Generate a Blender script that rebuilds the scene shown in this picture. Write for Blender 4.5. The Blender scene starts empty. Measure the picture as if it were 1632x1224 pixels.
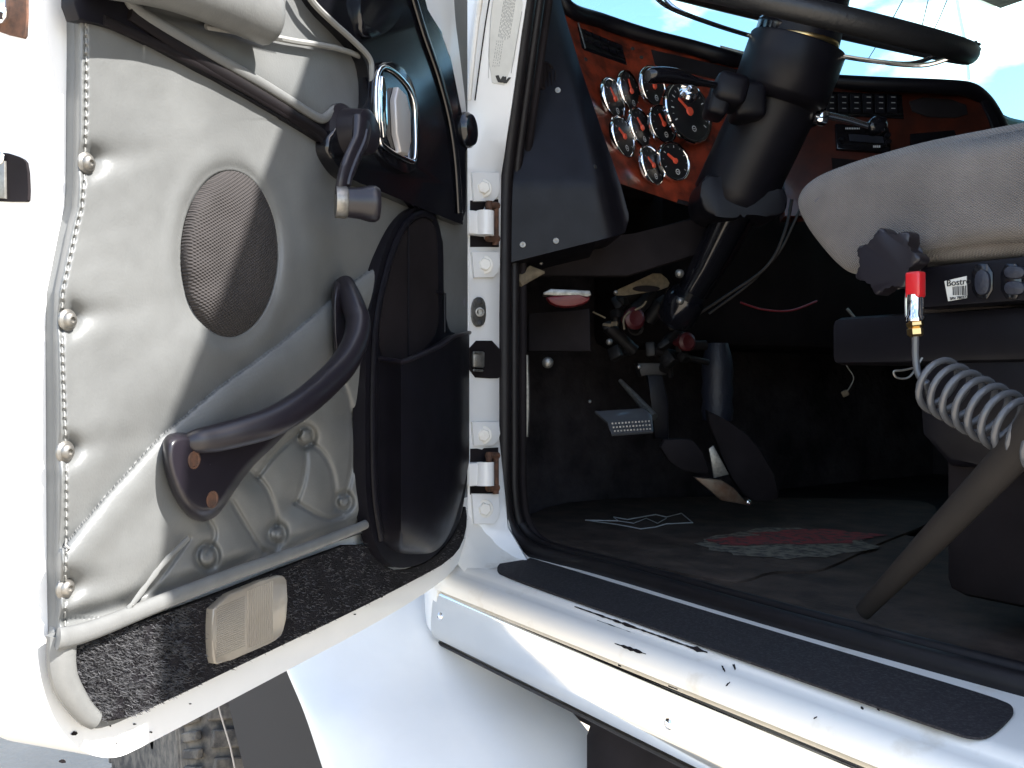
import bpy, bmesh, math, random
from mathutils import Vector as V, Matrix
random.seed(7)
S = bpy.context.scene
COL = S.collection

# ------------------------------------------------------------------ camera, world, sun, exposure
f_px = 1430.0
YAW = math.radians(33.5)
d = V((-math.cos(YAW), math.sin(YAW), 0)); r = V((math.sin(YAW), math.cos(YAW), 0)); up = V((0, 0, 1))
CAM = V((1.198, -0.727, 1.45))
cd = bpy.data.cameras.new('camera'); cam = bpy.data.objects.new('camera', cd); COL.objects.link(cam)
cam.location = CAM; cam.rotation_euler = d.to_track_quat('-Z', 'Y').to_euler()
cd.sensor_width = 36; cd.lens = 36 * f_px / 1632; cd.clip_start = 0.02; cd.clip_end = 5000
cd.shift_y = (607 - 612) / 1632
S.camera = cam
EL = math.radians(49); AZ = math.atan2(0.86, 0.51)
sd = V((math.sin(AZ) * math.cos(EL), math.cos(AZ) * math.cos(EL), math.sin(EL)))
w = bpy.data.worlds.new('World'); S.world = w; w.use_nodes = True
nt = w.node_tree; bg = nt.nodes['Background']
sky = nt.nodes.new('ShaderNodeTexSky'); sky.sky_type = 'NISHITA'; sky.sun_disc = False
sky.sun_elevation = EL; sky.sun_rotation = AZ
tc = nt.nodes.new('ShaderNodeTexCoord'); mp = nt.nodes.new('ShaderNodeMapping'); mp.inputs['Scale'].default_value = (1, 1, 2.2)
mp.inputs['Location'].default_value = (0.35, 0.1, 0.2)
no = nt.nodes.new('ShaderNodeTexNoise'); no.inputs['Scale'].default_value = 4.5; no.inputs['Detail'].default_value = 8; no.inputs['Roughness'].default_value = .52
rp = nt.nodes.new('ShaderNodeValToRGB'); rp.color_ramp.elements[0].position = .56; rp.color_ramp.elements[1].position = .66
mx = nt.nodes.new('ShaderNodeMixRGB'); mx.inputs[2].default_value = (7, 7.1, 7.4, 1)
nt.links.new(tc.outputs['Generated'], mp.inputs[0]); nt.links.new(mp.outputs[0], no.inputs[0]); nt.links.new(no.outputs[0], rp.inputs[0])
nt.links.new(rp.outputs[0], mx.inputs[0]); nt.links.new(sky.outputs[0], mx.inputs[1]); nt.links.new(mx.outputs[0], bg.inputs[0])
bg.inputs[1].default_value = 0.10
sl = bpy.data.lights.new('sun', 'SUN'); sl.energy = 3.5; sl.angle = math.radians(.5); sl.color = (1, .96, .91)
so = bpy.data.objects.new('sun', sl); COL.objects.link(so); so.rotation_euler = (-sd).to_track_quat('-Z', 'Y').to_euler()
so.location = (3, 2, 6)
S.view_settings.view_transform = 'Standard'; S.view_settings.look = 'None'; S.view_settings.gamma = 1
S.view_settings.exposure = 2.28
S.render.engine = 'CYCLES'
S.cycles.max_bounces = 10; S.cycles.transparent_max_bounces = 12

# ------------------------------------------------------------------ helpers
def ray(px, py): return d + r * ((px - 816) / f_px) - up * ((py - 607) / f_px)
def P(px, py, t): return CAM + ray(px, py) * t
def PL(px, py, p0, n):
    k = ray(px, py); return CAM + k * ((p0 - CAM).dot(n) / k.dot(n))
def JX(px, py, x=0.): return PL(px, py, V((x, 0, 0)), V((1, 0, 0)))
def JY(px, py, y=0.): return PL(px, py, V((0, y, 0)), V((0, 1, 0)))
def JZ(px, py, z): return PL(px, py, V((0, 0, z)), V((0, 0, 1)))
a_ = math.radians(19.5)
E = (d * math.cos(a_) + r * math.sin(a_)).normalized()        # latch -> hinge
N = V((-E.y, E.x, 0)) * -1                                     # candidate inner normal
if N.dot(CAM) < 0: N = -N
def DP(px, py, o=0.): return PL(px, py, N * o, N)
def UZ(u, z, o=0.): return -E * u + N * o + up * z

def mat(name, c, rough=.5, metal=0., var=0., vs=20, bump=0., bs=200, coat=0., spec=.5, c2=None, detail=6, lo=.35, hi=.65, trans=0., sheen=0., bd=.002):
    m = bpy.data.materials.new(name); m.use_nodes = True; t = m.node_tree; b = t.nodes['Principled BSDF']
    b.inputs['Base Color'].default_value = (*c, 1); b.inputs['Roughness'].default_value = rough; b.inputs['Metallic'].default_value = metal
    b.inputs['Specular IOR Level'].default_value = spec; b.inputs['Coat Weight'].default_value = coat; b.inputs['Coat Roughness'].default_value = .08
    b.inputs['Transmission Weight'].default_value = trans; b.inputs['Sheen Weight'].default_value = sheen
    co = t.nodes.new('ShaderNodeTexCoord')
    if var or c2:
        n = t.nodes.new('ShaderNodeTexNoise'); n.inputs['Scale'].default_value = vs; n.inputs['Detail'].default_value = detail; n.inputs['Roughness'].default_value = .6
        rr = t.nodes.new('ShaderNodeValToRGB'); rr.color_ramp.elements[0].position = lo; rr.color_ramp.elements[1].position = hi
        c2 = c2 or tuple(max(0, x * (1 - var)) for x in c)
        rr.color_ramp.elements[0].color = (*c2, 1); rr.color_ramp.elements[1].color = (*c, 1)
        t.links.new(co.outputs['Object'], n.inputs[0]); t.links.new(n.outputs[0], rr.inputs[0]); t.links.new(rr.outputs[0], b.inputs['Base Color'])
        rg = t.nodes.new('ShaderNodeMapRange'); rg.inputs[3].default_value = min(1, rough * 1.25); rg.inputs[4].default_value = rough * .85
        t.links.new(n.outputs[0], rg.inputs[0]); t.links.new(rg.outputs[0], b.inputs['Roughness'])
    if bump:
        n2 = t.nodes.new('ShaderNodeTexNoise'); n2.inputs['Scale'].default_value = bs; n2.inputs['Detail'].default_value = 4
        bp = t.nodes.new('ShaderNodeBump'); bp.inputs['Strength'].default_value = bump; bp.inputs['Distance'].default_value = bd
        t.links.new(co.outputs['Object'], n2.inputs[0]); t.links.new(n2.outputs[0], bp.inputs['Height']); t.links.new(bp.outputs[0], b.inputs['Normal'])
    return m
def weave(m, ax, bx, sa, sb, strength, dark=.5, c=(.2, .2, .2)):
    """woven cloth: product of two sine waves along directions ax, bx in object space"""
    t = m.node_tree; b = t.nodes['Principled BSDF']; co = t.nodes.new('ShaderNodeTexCoord')
    def wv(ax, s):
        dt = t.nodes.new('ShaderNodeVectorMath'); dt.operation = 'DOT_PRODUCT'; dt.inputs[1].default_value = ax * s
        nz = t.nodes.new('ShaderNodeTexNoise'); nz.inputs['Scale'].default_value = 60; ad = t.nodes.new('ShaderNodeMath'); ad.operation = 'MULTIPLY_ADD'
        ad.inputs[1].default_value = 1.8
        t.links.new(co.outputs['Object'], dt.inputs[0]); t.links.new(co.outputs['Object'], nz.inputs[0]); t.links.new(nz.outputs[0], ad.inputs[0]); t.links.new(dt.outputs['Value'], ad.inputs[2])
        sn = t.nodes.new('ShaderNodeMath'); sn.operation = 'SINE'; t.links.new(ad.outputs[0], sn.inputs[0]); return sn
    s1 = wv(ax, sa); s2 = wv(bx, sb)
    mu = t.nodes.new('ShaderNodeMath'); mu.operation = 'MULTIPLY_ADD'; mu.inputs[1].default_value = .5; mu.inputs[2].default_value = .5
    ml = t.nodes.new('ShaderNodeMath'); ml.operation = 'MULTIPLY'; t.links.new(s1.outputs[0], ml.inputs[0]); t.links.new(s2.outputs[0], ml.inputs[1]); t.links.new(ml.outputs[0], mu.inputs[0])
    bp = t.nodes.new('ShaderNodeBump'); bp.inputs['Strength'].default_value = strength; bp.inputs['Distance'].default_value = .0015
    t.links.new(mu.outputs[0], bp.inputs['Height']); t.links.new(bp.outputs[0], b.inputs['Normal'])
    n = t.nodes.new('ShaderNodeTexNoise'); n.inputs['Scale'].default_value = 14; n.inputs['Detail'].default_value = 6
    rr = t.nodes.new('ShaderNodeValToRGB'); rr.color_ramp.elements[0].position = .3; rr.color_ramp.elements[1].position = .7
    rr.color_ramp.elements[0].color = (*[x * .72 for x in c], 1); rr.color_ramp.elements[1].color = (*[x * 1.15 for x in c], 1)
    mxx = t.nodes.new('ShaderNodeMixRGB'); mxx.blend_type = 'MULTIPLY'; mxx.inputs[0].default_value = dark
    t.links.new(co.outputs['Object'], n.inputs[0]); t.links.new(n.outputs[0], rr.inputs[0]); t.links.new(rr.outputs[0], mxx.inputs[1]); t.links.new(mu.outputs[0], mxx.inputs[2])
    t.links.new(mxx.outputs[0], b.inputs['Base Color'])
    return m

M = {}
M['white'] = mat('white_paint', (.80, .80, .79), .32, var=.05, vs=9, coat=.35)
M['white_dirty'] = mat('white_paint_worn', (.80, .775, .72), .38, vs=14, c2=(.60, .54, .44), lo=.28, hi=.45, coat=.2, detail=10)
M['leather'] = mat('grey_leather', (.135, .139, .137), .40, var=.22, vs=9, bump=.2, bs=420, spec=.45, bd=.001)
M['leather2'] = mat('grey_leather_piping', (.15, .153, .15), .38, var=.15, vs=40, bump=.15, bs=420, bd=.001)
M['thread'] = mat('thread', (.20, .20, .19), .8)
M['black'] = mat('black_plastic', (.0065, .006, .009), .40, var=.3, vs=30, bump=.12, bs=900, bd=.0006, spec=.22)
M['gloss'] = mat('gloss_black', (.005, .005, .007), .14, coat=.15)
M['matte'] = mat('matte_black', (.016, .0125, .014), .75, var=.5, vs=8, spec=.15)
M['handleblack'] = mat('handle_plastic', (.012, .010, .014), .34, bump=.08, bs=700, bd=.0005)
M['rubber'] = mat('rubber', (.008, .006, .007), .5, var=.3, vs=30, spec=.35)
M['chrome'] = mat('chrome', (.82, .82, .83), .07, 1)
M['silver'] = mat('silver_paint', (.42, .40, .39), .38, .35)
M['steel'] = mat('stainless', (.74, .735, .71), .09, 1, var=.05, vs=7)
M['zinc'] = mat('zinc', (.28, .27, .25), .42, .8, var=.4, vs=120)
M['rust'] = mat('rust', (.13, .06, .034), .8, .2, vs=90, c2=(.05, .03, .022))
M['brass'] = mat('brass', (.68, .46, .20), .28, 1)
M['carpet'] = mat('carpet', (.016, .015, .018), .95, var=.5, vs=60, bump=.9, bs=500, spec=.15, bd=.004)
M['pile'] = mat('carpet_pile', (.08, .08, .085), .7, var=.5, vs=200)
M['tread'] = mat('grip_tape', (.060, .055, .058), .8, vs=330, c2=(.014, .012, .014), lo=.48, hi=.85, bump=.8, bs=700, spec=.4, bd=.001)
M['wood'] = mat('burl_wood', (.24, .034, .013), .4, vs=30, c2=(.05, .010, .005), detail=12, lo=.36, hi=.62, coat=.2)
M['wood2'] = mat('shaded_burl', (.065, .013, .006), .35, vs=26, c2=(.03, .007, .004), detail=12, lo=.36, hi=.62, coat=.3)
M['insul'] = mat('lifted_black', (.055, .047, .050), .85, vs=7, c2=(.018, .015, .017), bump=.6, bs=40, spec=.2, bd=.01)  # lining black raised in its colour to stand in for interior haze
M['knobred'] = mat('dull_red', (.05, .004, .006), .5)
M['red'] = mat('red_plastic', (.55, .015, .02), .3, coat=.3)
M['redlens'] = mat('red_lens', (.11, .005, .008), .45)
M['needle'] = mat('needle_red', (.75, .10, .05), .5)
M['dial'] = mat('dial_face', (.012, .012, .014), .4)
M['mark'] = mat('dial_marks', (.6, .6, .6), .5)
M['lens'] = mat('lamp_lens', (.27, .25, .215), .22, vs=9, c2=(.21, .185, .15), coat=.5, lo=.3, hi=.75)
M['cloth'] = weave(mat('speaker_cloth', (.07, .06, .06), .9), up, E, 2100, 1100, .9, .7, (.042, .036, .035))
M['seat'] = weave(mat('seat_fabric', (.2, .19, .18), .95, sheen=.2), up, V((1, 0, 0)), 2300, 1800, .8, .5, (.19, .172, .160))
M['seatside'] = mat('seat_edge_vinyl', (.10, .10, .11), .7, bump=.3, bs=500)
M['hose'] = mat('grey_hose', (.085, .087, .094), .22, coat=.25)
M['brown'] = mat('brown_web', (.014, .0095, .007), .7, var=.25, vs=12)
M['mat'] = mat('mat_rubber', (.030, .022, .018), .8, vs=18, c2=(.075, .055, .043), spec=.2, bump=.5, bs=220, bd=.002)
M['matred'] = mat('mat_print_red', (.22, .022, .022), .85, vs=60, c2=(.05, .035, .03), lo=.4, hi=.55)
M['mattan'] = mat('mat_print_tan', (.17, .15, .11), .9, vs=70, c2=(.04, .034, .03), lo=.38, hi=.58)
M['cream'] = mat('tan_card', (.16, .125, .08), .8, var=.4, vs=80)
M['paper'] = mat('label_paper', (.66, .65, .60), .6, var=.06, vs=60)
M['ink'] = mat('ink', (.02, .02, .02), .6)
M['inkgrey'] = mat('ink_grey', (.34, .34, .33), .7)
M['bluegrey'] = mat('boot_vinyl', (.014, .016, .026), .5, bump=.6, bs=150)
M['tyre'] = mat('tyre_rubber', (.045, .041, .038), .85, vs=26, c2=(.16, .14, .115), lo=.4, hi=.6)
M['liner'] = mat('arch_liner', (.035, .035, .038), .7)
M['ground'] = mat('dry_ground', (.45, .39, .30), .95, vs=1.2, c2=(.36, .31, .24), bump=.5, bs=30, bd=.02)
M['whitec'] = mat('clean_white', (.8, .8, .8), .35)
gm = bpy.data.materials.new('tinted_glass'); gm.use_nodes = True; t = gm.node_tree
for n in list(t.nodes):
    if n.type != 'OUTPUT_MATERIAL': t.nodes.remove(n)
out = [n for n in t.nodes][0]; tr = t.nodes.new('ShaderNodeBsdfTransparent'); tr.inputs[0].default_value = (.66, .93, .90, 1)
gl = t.nodes.new('ShaderNodeBsdfGlossy'); gl.inputs[1].default_value = .02; mi = t.nodes.new('ShaderNodeMixShader'); mi.inputs[0].default_value = .04
t.links.new(tr.outputs[0], mi.inputs[1]); t.links.new(gl.outputs[0], mi.inputs[2]); t.links.new(mi.outputs[0], out.inputs[0])
M['glass'] = gm

def wl(o):
    l = V((0, 0, 0))
    while o: l += o.location; o = o.parent
    return l
class MB:
    def __init__(s): s.bm = bmesh.new()
    def face(s, pts):
        vs = [s.bm.verts.new(p) for p in pts]; s.bm.faces.new(vs); return s
    def slab(s, pts, n, th, bev=0., seg=2, back=False):
        n = n.normalized(); fr = [s.bm.verts.new(p) for p in pts]; bk = [s.bm.verts.new(p - n * th) for p in pts]
        ff = s.bm.faces.new(fr); bf = s.bm.faces.new(bk[::-1]); L = len(pts)
        for i in range(L):
            j = (i + 1) % L; s.bm.faces.new((fr[j], fr[i], bk[i], bk[j]))
        if bev:
            ed = [e for e in ff.edges] + ([e for e in bf.edges] if back else [])
            bmesh.ops.bevel(s.bm, geom=ed, offset=bev, segments=seg, profile=.5, affect='EDGES', clamp_overlap=True)
        return s
    def box(s, c, sx, sy, sz, X=V((1, 0, 0)), Y=V((0, 1, 0)), bev=0., seg=2):
        X = X.normalized(); Y = (Y - X * Y.dot(X)).normalized(); Z = X.cross(Y); c = V(c); vs = {}
        for i in (-1, 1):
            for j in (-1, 1):
                for k in (-1, 1): vs[i, j, k] = s.bm.verts.new(c + X * i * sx / 2 + Y * j * sy / 2 + Z * k * sz / 2)
        fs = []
        for q in (((-1,-1,-1),(-1,1,-1),(1,1,-1),(1,-1,-1)), ((-1,-1,1),(1,-1,1),(1,1,1),(-1,1,1)), ((-1,-1,-1),(1,-1,-1),(1,-1,1),(-1,-1,1)),
                  ((1,1,-1),(-1,1,-1),(-1,1,1),(1,1,1)), ((-1,1,-1),(-1,-1,-1),(-1,-1,1),(-1,1,1)), ((1,-1,-1),(1,1,-1),(1,1,1),(1,-1,1))):
            fs.append(s.bm.faces.new([vs[k] for k in q]))
        if bev: bmesh.ops.bevel(s.bm, geom=list({e for f in fs for e in f.edges}), offset=bev, segments=seg, profile=.5, affect='EDGES', clamp_overlap=True)
        return s
    def tube(s, pts, rad, seg=10, closed=False, flat=None, caps=True):
        """flat=(normal, ratio): squash the section along normal"""
        L = len(pts); rads = rad if isinstance(rad, (list, tuple)) else [rad] * L; rings = []; pv = None
        for i in range(L):
            a = pts[i - 1] if (i > 0 or closed) else pts[i]; b = pts[(i + 1) % L] if (i < L - 1 or closed) else pts[i]
            tg = (b - a).normalized()
            if pv is None: pv = tg.orthogonal().normalized()
            pv = (pv - tg * pv.dot(tg)).normalized(); q = tg.cross(pv); rg = []
            for k in range(seg):
                an = 2 * math.pi * k / seg; o = (pv * math.cos(an) + q * math.sin(an)) * rads[i]
                if flat: o -= flat[0] * o.dot(flat[0]) * (1 - flat[1])
                rg.append(s.bm.verts.new(pts[i] + o))
            rings.append(rg)
        for i in range(L if closed else L - 1):
            A, B = rings[i], rings[(i + 1) % L]
            for k in range(seg): s.bm.faces.new((A[k], A[(k + 1) % seg], B[(k + 1) % seg], B[k]))
        if not closed and caps: s.bm.faces.new(rings[0][::-1]); s.bm.faces.new(rings[-1])
        return s
    def lathe(s, c, ax, prof, seg=24, capend=True):
        ax = ax.normalized(); p = ax.orthogonal().normalized(); q = ax.cross(p); rings = []
        for (rr, h) in prof:
            rings.append([s.bm.verts.new(c + ax * h + (p * math.cos(2 * math.pi * k / seg) + q * math.sin(2 * math.pi * k / seg)) * max(rr, 1e-5)) for k in range(seg)])
        for A, B in zip(rings, rings[1:]):
            for k in range(seg): s.bm.faces.new((A[k], A[(k + 1) % seg], B[(k + 1) % seg], B[k]))
        if capend: s.bm.faces.new(rings[0][::-1]); s.bm.faces.new(rings[-1])
        return s
    def grid(s, rows, thick=None):
        vs = [[s.bm.verts.new(p) for p in row] for row in rows]
        for A, B in zip(vs, vs[1:]):
            for k in range(len(A) - 1): s.bm.faces.new((A[k], A[k + 1], B[k + 1], B[k]))
        return s
    def build(s, name, m, parent=None, ang=40, solid=0.):
        bmesh.ops.recalc_face_normals(s.bm, faces=s.bm.faces)
        me = bpy.data.meshes.new(name); s.bm.to_mesh(me); s.bm.free()
        for ff in me.polygons: ff.use_smooth = True
        me.set_sharp_from_angle(angle=math.radians(ang))
        me.materials.append(M[m] if isinstance(m, str) else m)
        o = bpy.data.objects.new(name, me); COL.objects.link(o)
        if parent:
            if parent.parent and parent.parent.parent: parent = parent.parent      # thing > part > sub-part, no deeper
            o.parent = parent; o.location = -wl(parent)
        if solid:
            md = o.modifiers.new('solid', 'SOLIDIFY'); md.thickness = solid; md.offset = 0
        return o
def tag(o, label=None, cat=None, group=None, kind=None):
    if label: o['label'] = label
    if cat: o['category'] = cat
    if group: o['group'] = group
    if kind: o['kind'] = kind
    return o
def empty(name, loc, parent=None):
    o = bpy.data.objects.new(name, None); COL.objects.link(o); o.location = loc; o.empty_display_size = .1
    if parent: o.parent = parent; o.location = V(loc) - wl(parent)
    return o
def chaikin(p, it=2, closed=True):
    for _ in range(it):
        q = []; L = len(p)
        for i in range(L if closed else L - 1):
            a, b = p[i], p[(i + 1) % L]
            q += [tuple(x * .75 + y * .25 for x, y in zip(a, b)), tuple(x * .25 + y * .75 for x, y in zip(a, b))]
        if not closed: q = [p[0]] + q + [p[-1]]
        p = q
    return p
def spline(p, n=8, closed=False):
    out = []; L = len(p)
    for i in range(L if closed else L - 1):
        g = lambda k: V(p[k % L]) if closed else V(p[max(0, min(L - 1, k))])
        a, b, c, e = g(i - 1), g(i), g(i + 1), g(i + 2)
        for k in range(n):
            x = k / n; out.append(.5 * ((2 * b) + (c - a) * x + (2 * a - 5 * b + 4 * c - e) * x * x + (3 * b - a - 3 * c + e) * x ** 3))
    if not closed: out.append(V(p[-1]))
    return out
def dpt(pts, o=0.): return [DP(x, y, o) for x, y in pts]
def lerp_table(tab, y):
    if y <= tab[0][0]: return tab[0][1]
    for (a, x), (b, z) in zip(tab, tab[1:]):
        if y <= b: return x + (z - x) * (y - a) / (b - a)
    return tab[-1][1]
def text_mesh(name, s, size, origin, X, Y, m, parent, ext=.0004, align='LEFT'):
    cu = bpy.data.curves.new(name, 'FONT'); cu.body = s; cu.size = size; cu.extrude = ext; cu.align_x = align
    o = bpy.data.objects.new(name, cu); COL.objects.link(o); bpy.context.view_layer.update()
    me = bpy.data.meshes.new_from_object(o.evaluated_get(bpy.context.evaluated_depsgraph_get()))
    bpy.data.objects.remove(o); Z = X.cross(Y)
    R = Matrix(((X.x, Y.x, Z.x, origin.x), (X.y, Y.y, Z.y, origin.y), (X.z, Y.z, Z.z, origin.z), (0, 0, 0, 1)))
    me.transform(R); me.materials.clear(); me.materials.append(M[m]); o = bpy.data.objects.new(name, me); COL.objects.link(o)
    if parent.parent and parent.parent.parent: parent = parent.parent
    o.parent = parent; o.location = -wl(parent); return o

# ------------------------------------------------------------------ setting: ground
g = MB(); g.grid([[V((x, y, 0)) for x in (-900, -60, -8, 0, 8, 60, 900)] for y in (-900, -60, -8, 0, 8, 60, 900)])
tag(g.build('ground', 'ground'), kind='structure')

# ------------------------------------------------------------------ the truck
T = empty('truck', (0, 0, 0))
tag(T, 'white truck cab with its driver door open, grey quilted door lining and wood dash', 'truck')

# --- cab shell
m = MB()
ROOF = 2.62; BK = 1.37
m.box((.52, 1.05, ROOF + .03), 1.70, 2.10, .06, bev=.02)                     # roof
m.box((BK - .03, 1.05, 1.80), .06, 2.10, 1.60, bev=.004)                    # back wall
m.box((.4, 2.09, 1.46), 1.9, .05, 1.02)                                       # far side below its window
m.box((.68, 2.085, 2.2), 1.34, .05, .8)                                     # far rear pillar, unseen, widened over the window to block the sun
m.build('cab_shell', 'whitec', T)
m = MB()
m.box((.52, 1.05, ROOF - .012), 1.60, 2.02, .015)
m.box((BK - .072, 1.05, 1.85), .015, 2.02, 1.45)
m.box((.4, 2.055, 1.5), 1.8, .01, .88)
m.build('cab_lining', 'insul', T)
m = MB(); m.box((-.52, 1.05, 1.55), .05, 2.1, 1.0); m.box((-.36, .06, 1.5), .5, .03, .95); m.build('firewall', 'insul', T)
m = MB(); m.box((.43, 1.09, 1.13), 1.86, 1.94, .03); m.build('cab_floor', 'matte', T)
# opening rear post, outside the view
m = MB(); m.box((1.315, .035, 1.9), .11, .07, 1.46, bev=.008); m.box((.66, .035, ROOF - .045), 1.28, .07, .085, bev=.008); m.build('door_frame', 'white', T)
# windshield: curved sheet
rows = []
for k in range(9):
    z = 1.9 + .72 * k / 8; row = []
    for j in range(25):
        y = .06 + 1.99 * j / 24; q = (y - 1.05) / 1.0
        row.append(V((-.62 + .52 * q ** 4 + (z - 1.9) * .42 * (1 - .3 * q * q), y, z)))
    rows.append(row)
m = MB(); m.grid(rows); m.build('windshield', 'glass', T)
m = MB(); m.box((-.06, 2.08, 2.2), .13, .004, .62); m.build('side_window', 'glass', T)

# --- pillar with the jamb
Ls = [(-60, 768), (0, 760), (60, 752), (120, 745), (170, 739), (240, 741), (280, 742), (500, 743), (700, 743), (840, 742), (905, 733)]
Rs = [(-60, 850), (0, 842), (60, 833), (120, 825), (170, 818), (240, 807), (280, 801), (500, 798), (700, 798), (840, 812), (905, 850)]
m = MB(); fr = []; bk = []
for k in range(-30, 46):
    py = k * 20; lx = lerp_table(Ls, py); rx = lerp_table(Rs, py)
    if py < -60: lx = 768 + (-60 - py) * .14; rx = 850 + (-60 - py) * .14
    a = JY(lx, py, .0); c = JY(rx, py, .075)
    nn = V((.97, -.25, 0)); fr.append([a + V((-.10, .0, 0)), a + V((-.006, -.002, 0)), a + V((.001, .004, 0)), a.lerp(c, .5) + V((.002, 0, 0)), c + V((.001, -.004, 0)), c + V((-.006, .002, 0)), c + V((-.12, .02, 0))])
m.grid(fr); m.build('front_pillar', 'white', T, ang=50)
# drip edge running along the pillar above the hinges
m = MB(); m.tube(spline([JY(771, -40, -.004), JY(764, 10, -.004), JY(756, 70, -.004), JY(747, 160, -.004)], 6), .0045, 8); m.build('drip_edge', 'white_dirty', T)
m = MB(); m.tube(spline([JY(788, -40, .012), JY(778, 10, .012), JY(769, 70, .012), JY(757, 160, .012)], 6), .0012, 6); m.build('sealant_bead', 'brown', T)

# --- sticker on the pillar
sx = lambda px, py, o=.006: JX(px, py, 0) + V((o, -.0, 0))
def on_p(px, py, o=.003):      # on the pillar face
    lx = lerp_table(Ls, py); rx = lerp_table(Rs, py); k = (px - lx) / (rx - lx)
    return JY(px, py, .075 * k) + V((.0015 + o, 0, 0))
quad = [(786, -35), (838, -35), (811, 139), (773, 131)]
m = MB(); st = [on_p(*q, .0022) for q in chaikin(quad, 1)]
m.slab(st, V((.97, -.2, .1)), .0008); stk = m.build('sticker', 'paper', T)
b = MB(); random.seed(3)
def dash(x0, y0, x1, y1, wpx, o=.0034):
    a = on_p(x0, y0, o); c = on_p(x1, y1, o); t_ = (c - a).normalized(); q = t_.cross(V((1, -.2, 0))).normalized() * (wpx / f_px * 1.4 / 2)
    b.face([a - q, c - q, c + q, a + q])
for i in range(9):                                        # blocks of unreadable small print, in lines down the sticker
    x = 801 + 2.2 * i
    y = -30
    while y < 60:
        l = random.uniform(2, 6); dash(x - (y) * .155, y, x - (y + l) * .155, y + l, 1.0); y += l + random.uniform(1, 3)
for i in range(4):
    x = 800 + 3.2 * i; y = 66
    while y < 108:
        l = random.uniform(1.5, 4); dash(x - y * .16, y, x - (y + l) * .16, y + l, .9); y += l + random.uniform(1, 3)
b.build('small_print', 'inkgrey', stk)
b = MB(); dash(788, -30, 779, 30, .7); dash(779, 30, 776, 126, .7); dash(829, 20, 812, 118, 1.0); b.build('rule_line', 'inkgrey', stk)
b = MB()                                                  # the emblem: a wide block W
for a0 in ([(787, 122), (792, 121), (795, 128), (798, 123), (801, 123), (800, 133), (796, 133), (791, 132)], [(799, 132), (801, 124), (804, 123), (804, 129), (808, 124.5), (812, 125), (805, 134), (800, 134)]):
    b.slab([on_p(*q, .0036) for q in a0], V((.97, -.2, .1)), .0006)
b.build('emblem', 'ink', stk)

# --- hinges
def bolt(px, py, parent, r0=.0115, o=.009):
    c = on_p(px, py, o); ax = V((.96, -.28, 0)); m = MB()
    m.lathe(c - ax * .004, ax, [(r0 * 1.32, 0), (r0 * 1.32, .002), (r0 * 1.2, .0028), (r0 * .9, .0028)], 20)
    m.lathe(c - ax * .001, ax, [(r0 * .92, 0), (r0 * .92, .004), (r0 * .78, .0055), (.001, .0055)], 6)
    return m.build('bolt', 'white_dirty', parent, ang=25)
def hinge(y0, y1, yk0, yk1):
    """upper plate y0, lower plate y1, knuckle yk0..yk1"""
    m = MB()
    def plate(a, c, x0=748, x1=791):
        q = [(x0, a), (x1, a), (x1 + 2, (a + c) / 2), (x1 - 1, c - 8), (x1 - 9, c), (x0 + 3, c)]
        m.slab([on_p(*p, .007) for p in q], V((.97, -.25, 0)), .006, .0012)
    plate(*y0); h = m.build('hinge', 'white', T); m = MB(); plate(*y1); m.build('hinge_plate', 'white', h)
    m = MB(); c0 = on_p(762, yk0, .02); c1 = on_p(762, yk1, .02)
    m.tube([c0, c0.lerp(c1, .5), c1], .0145, 16); m.box((c0 + c1) / 2 + V((-.01, -.012, 0)), .02, .035, (c0 - c1).length * .98, bev=.003); m.build('knuckle', 'white', h)
    m = MB(); p = on_p(783, yk0 - 14, .012); q = on_p(783, yk1 + 14, .012); m.tube([p, q], .0052, 10)
    for yy in (yk0 - 10, yk1 + 4): m.tube([on_p(768, yy, .016), on_p(786, yy, .012)], .006, 8)
    m.tube([on_p(768, yk0 - 16, .02), on_p(768, yk0 + 2, .02)], .005, 8)
    m.build('hinge_pin', 'rust', h)
    m = MB(); m.slab([on_p(x, y, .001) for x, y in ((748, yk0 - 20), (793, yk0 - 22), (794, yk1 + 16), (748, yk1 + 16))], V((1, -.2, 0)), .002); m.build('hinge_recess', 'matte', h)
    bolt(765, sum(y0) / 2 + 2, h); bolt(767, sum(y1) / 2, h)
    return h
hinge((276, 322), (402, 443), 340, 378)
hinge((672, 710), (786, 834), 735, 772)
# door check opening and little switch plate between the hinges
m = MB(); m.slab([on_p(x, y, .0022) for x, y in chaikin([(744, 543), (795, 543), (796, 600), (790, 604), (744, 601)], 1)], V((1, -.2, 0)), .003); chk = m.build('check_strap_slot', 'matte', T)
m = MB(); m.box(on_p(757, 573, .008), .008, .022, .026, bev=.003); m.tube([on_p(748, 562, .012), on_p(764, 564, .012)], .002, 6); m.tube([on_p(748, 590, .012), on_p(762, 591, .012)], .002, 6); m.build('check_strap', 'zinc', chk)
m = MB(); m.slab([on_p(x, y, .006) for x, y in chaikin([(748, 474), (771, 474), (771, 521), (748, 521)], 2)], V((.97, -.25, 0)), .005, .001); sp = m.build('switch_plate', 'zinc', T)
m = MB(); ax = V((.96, -.28, 0))
for yy, rr in ((481, .0045), (515, .0045)):
    if yy > 500: m.build('plate_screw', 'ink', sp); m = MB()
    m.lathe(on_p(760, yy, .006), ax, [(rr, 0), (rr, .002), (rr * .5, .003), (0, .003)], 14)
m.build('plate_screw', 'ink', sp)
m = MB(); m.lathe(on_p(760, 498, .006), ax, [(.0075, 0), (.0075, .004), (.005, .0042), (.005, .001), (0, .001)], 18); m.build('push_switch', 'zinc', sp)

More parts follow.
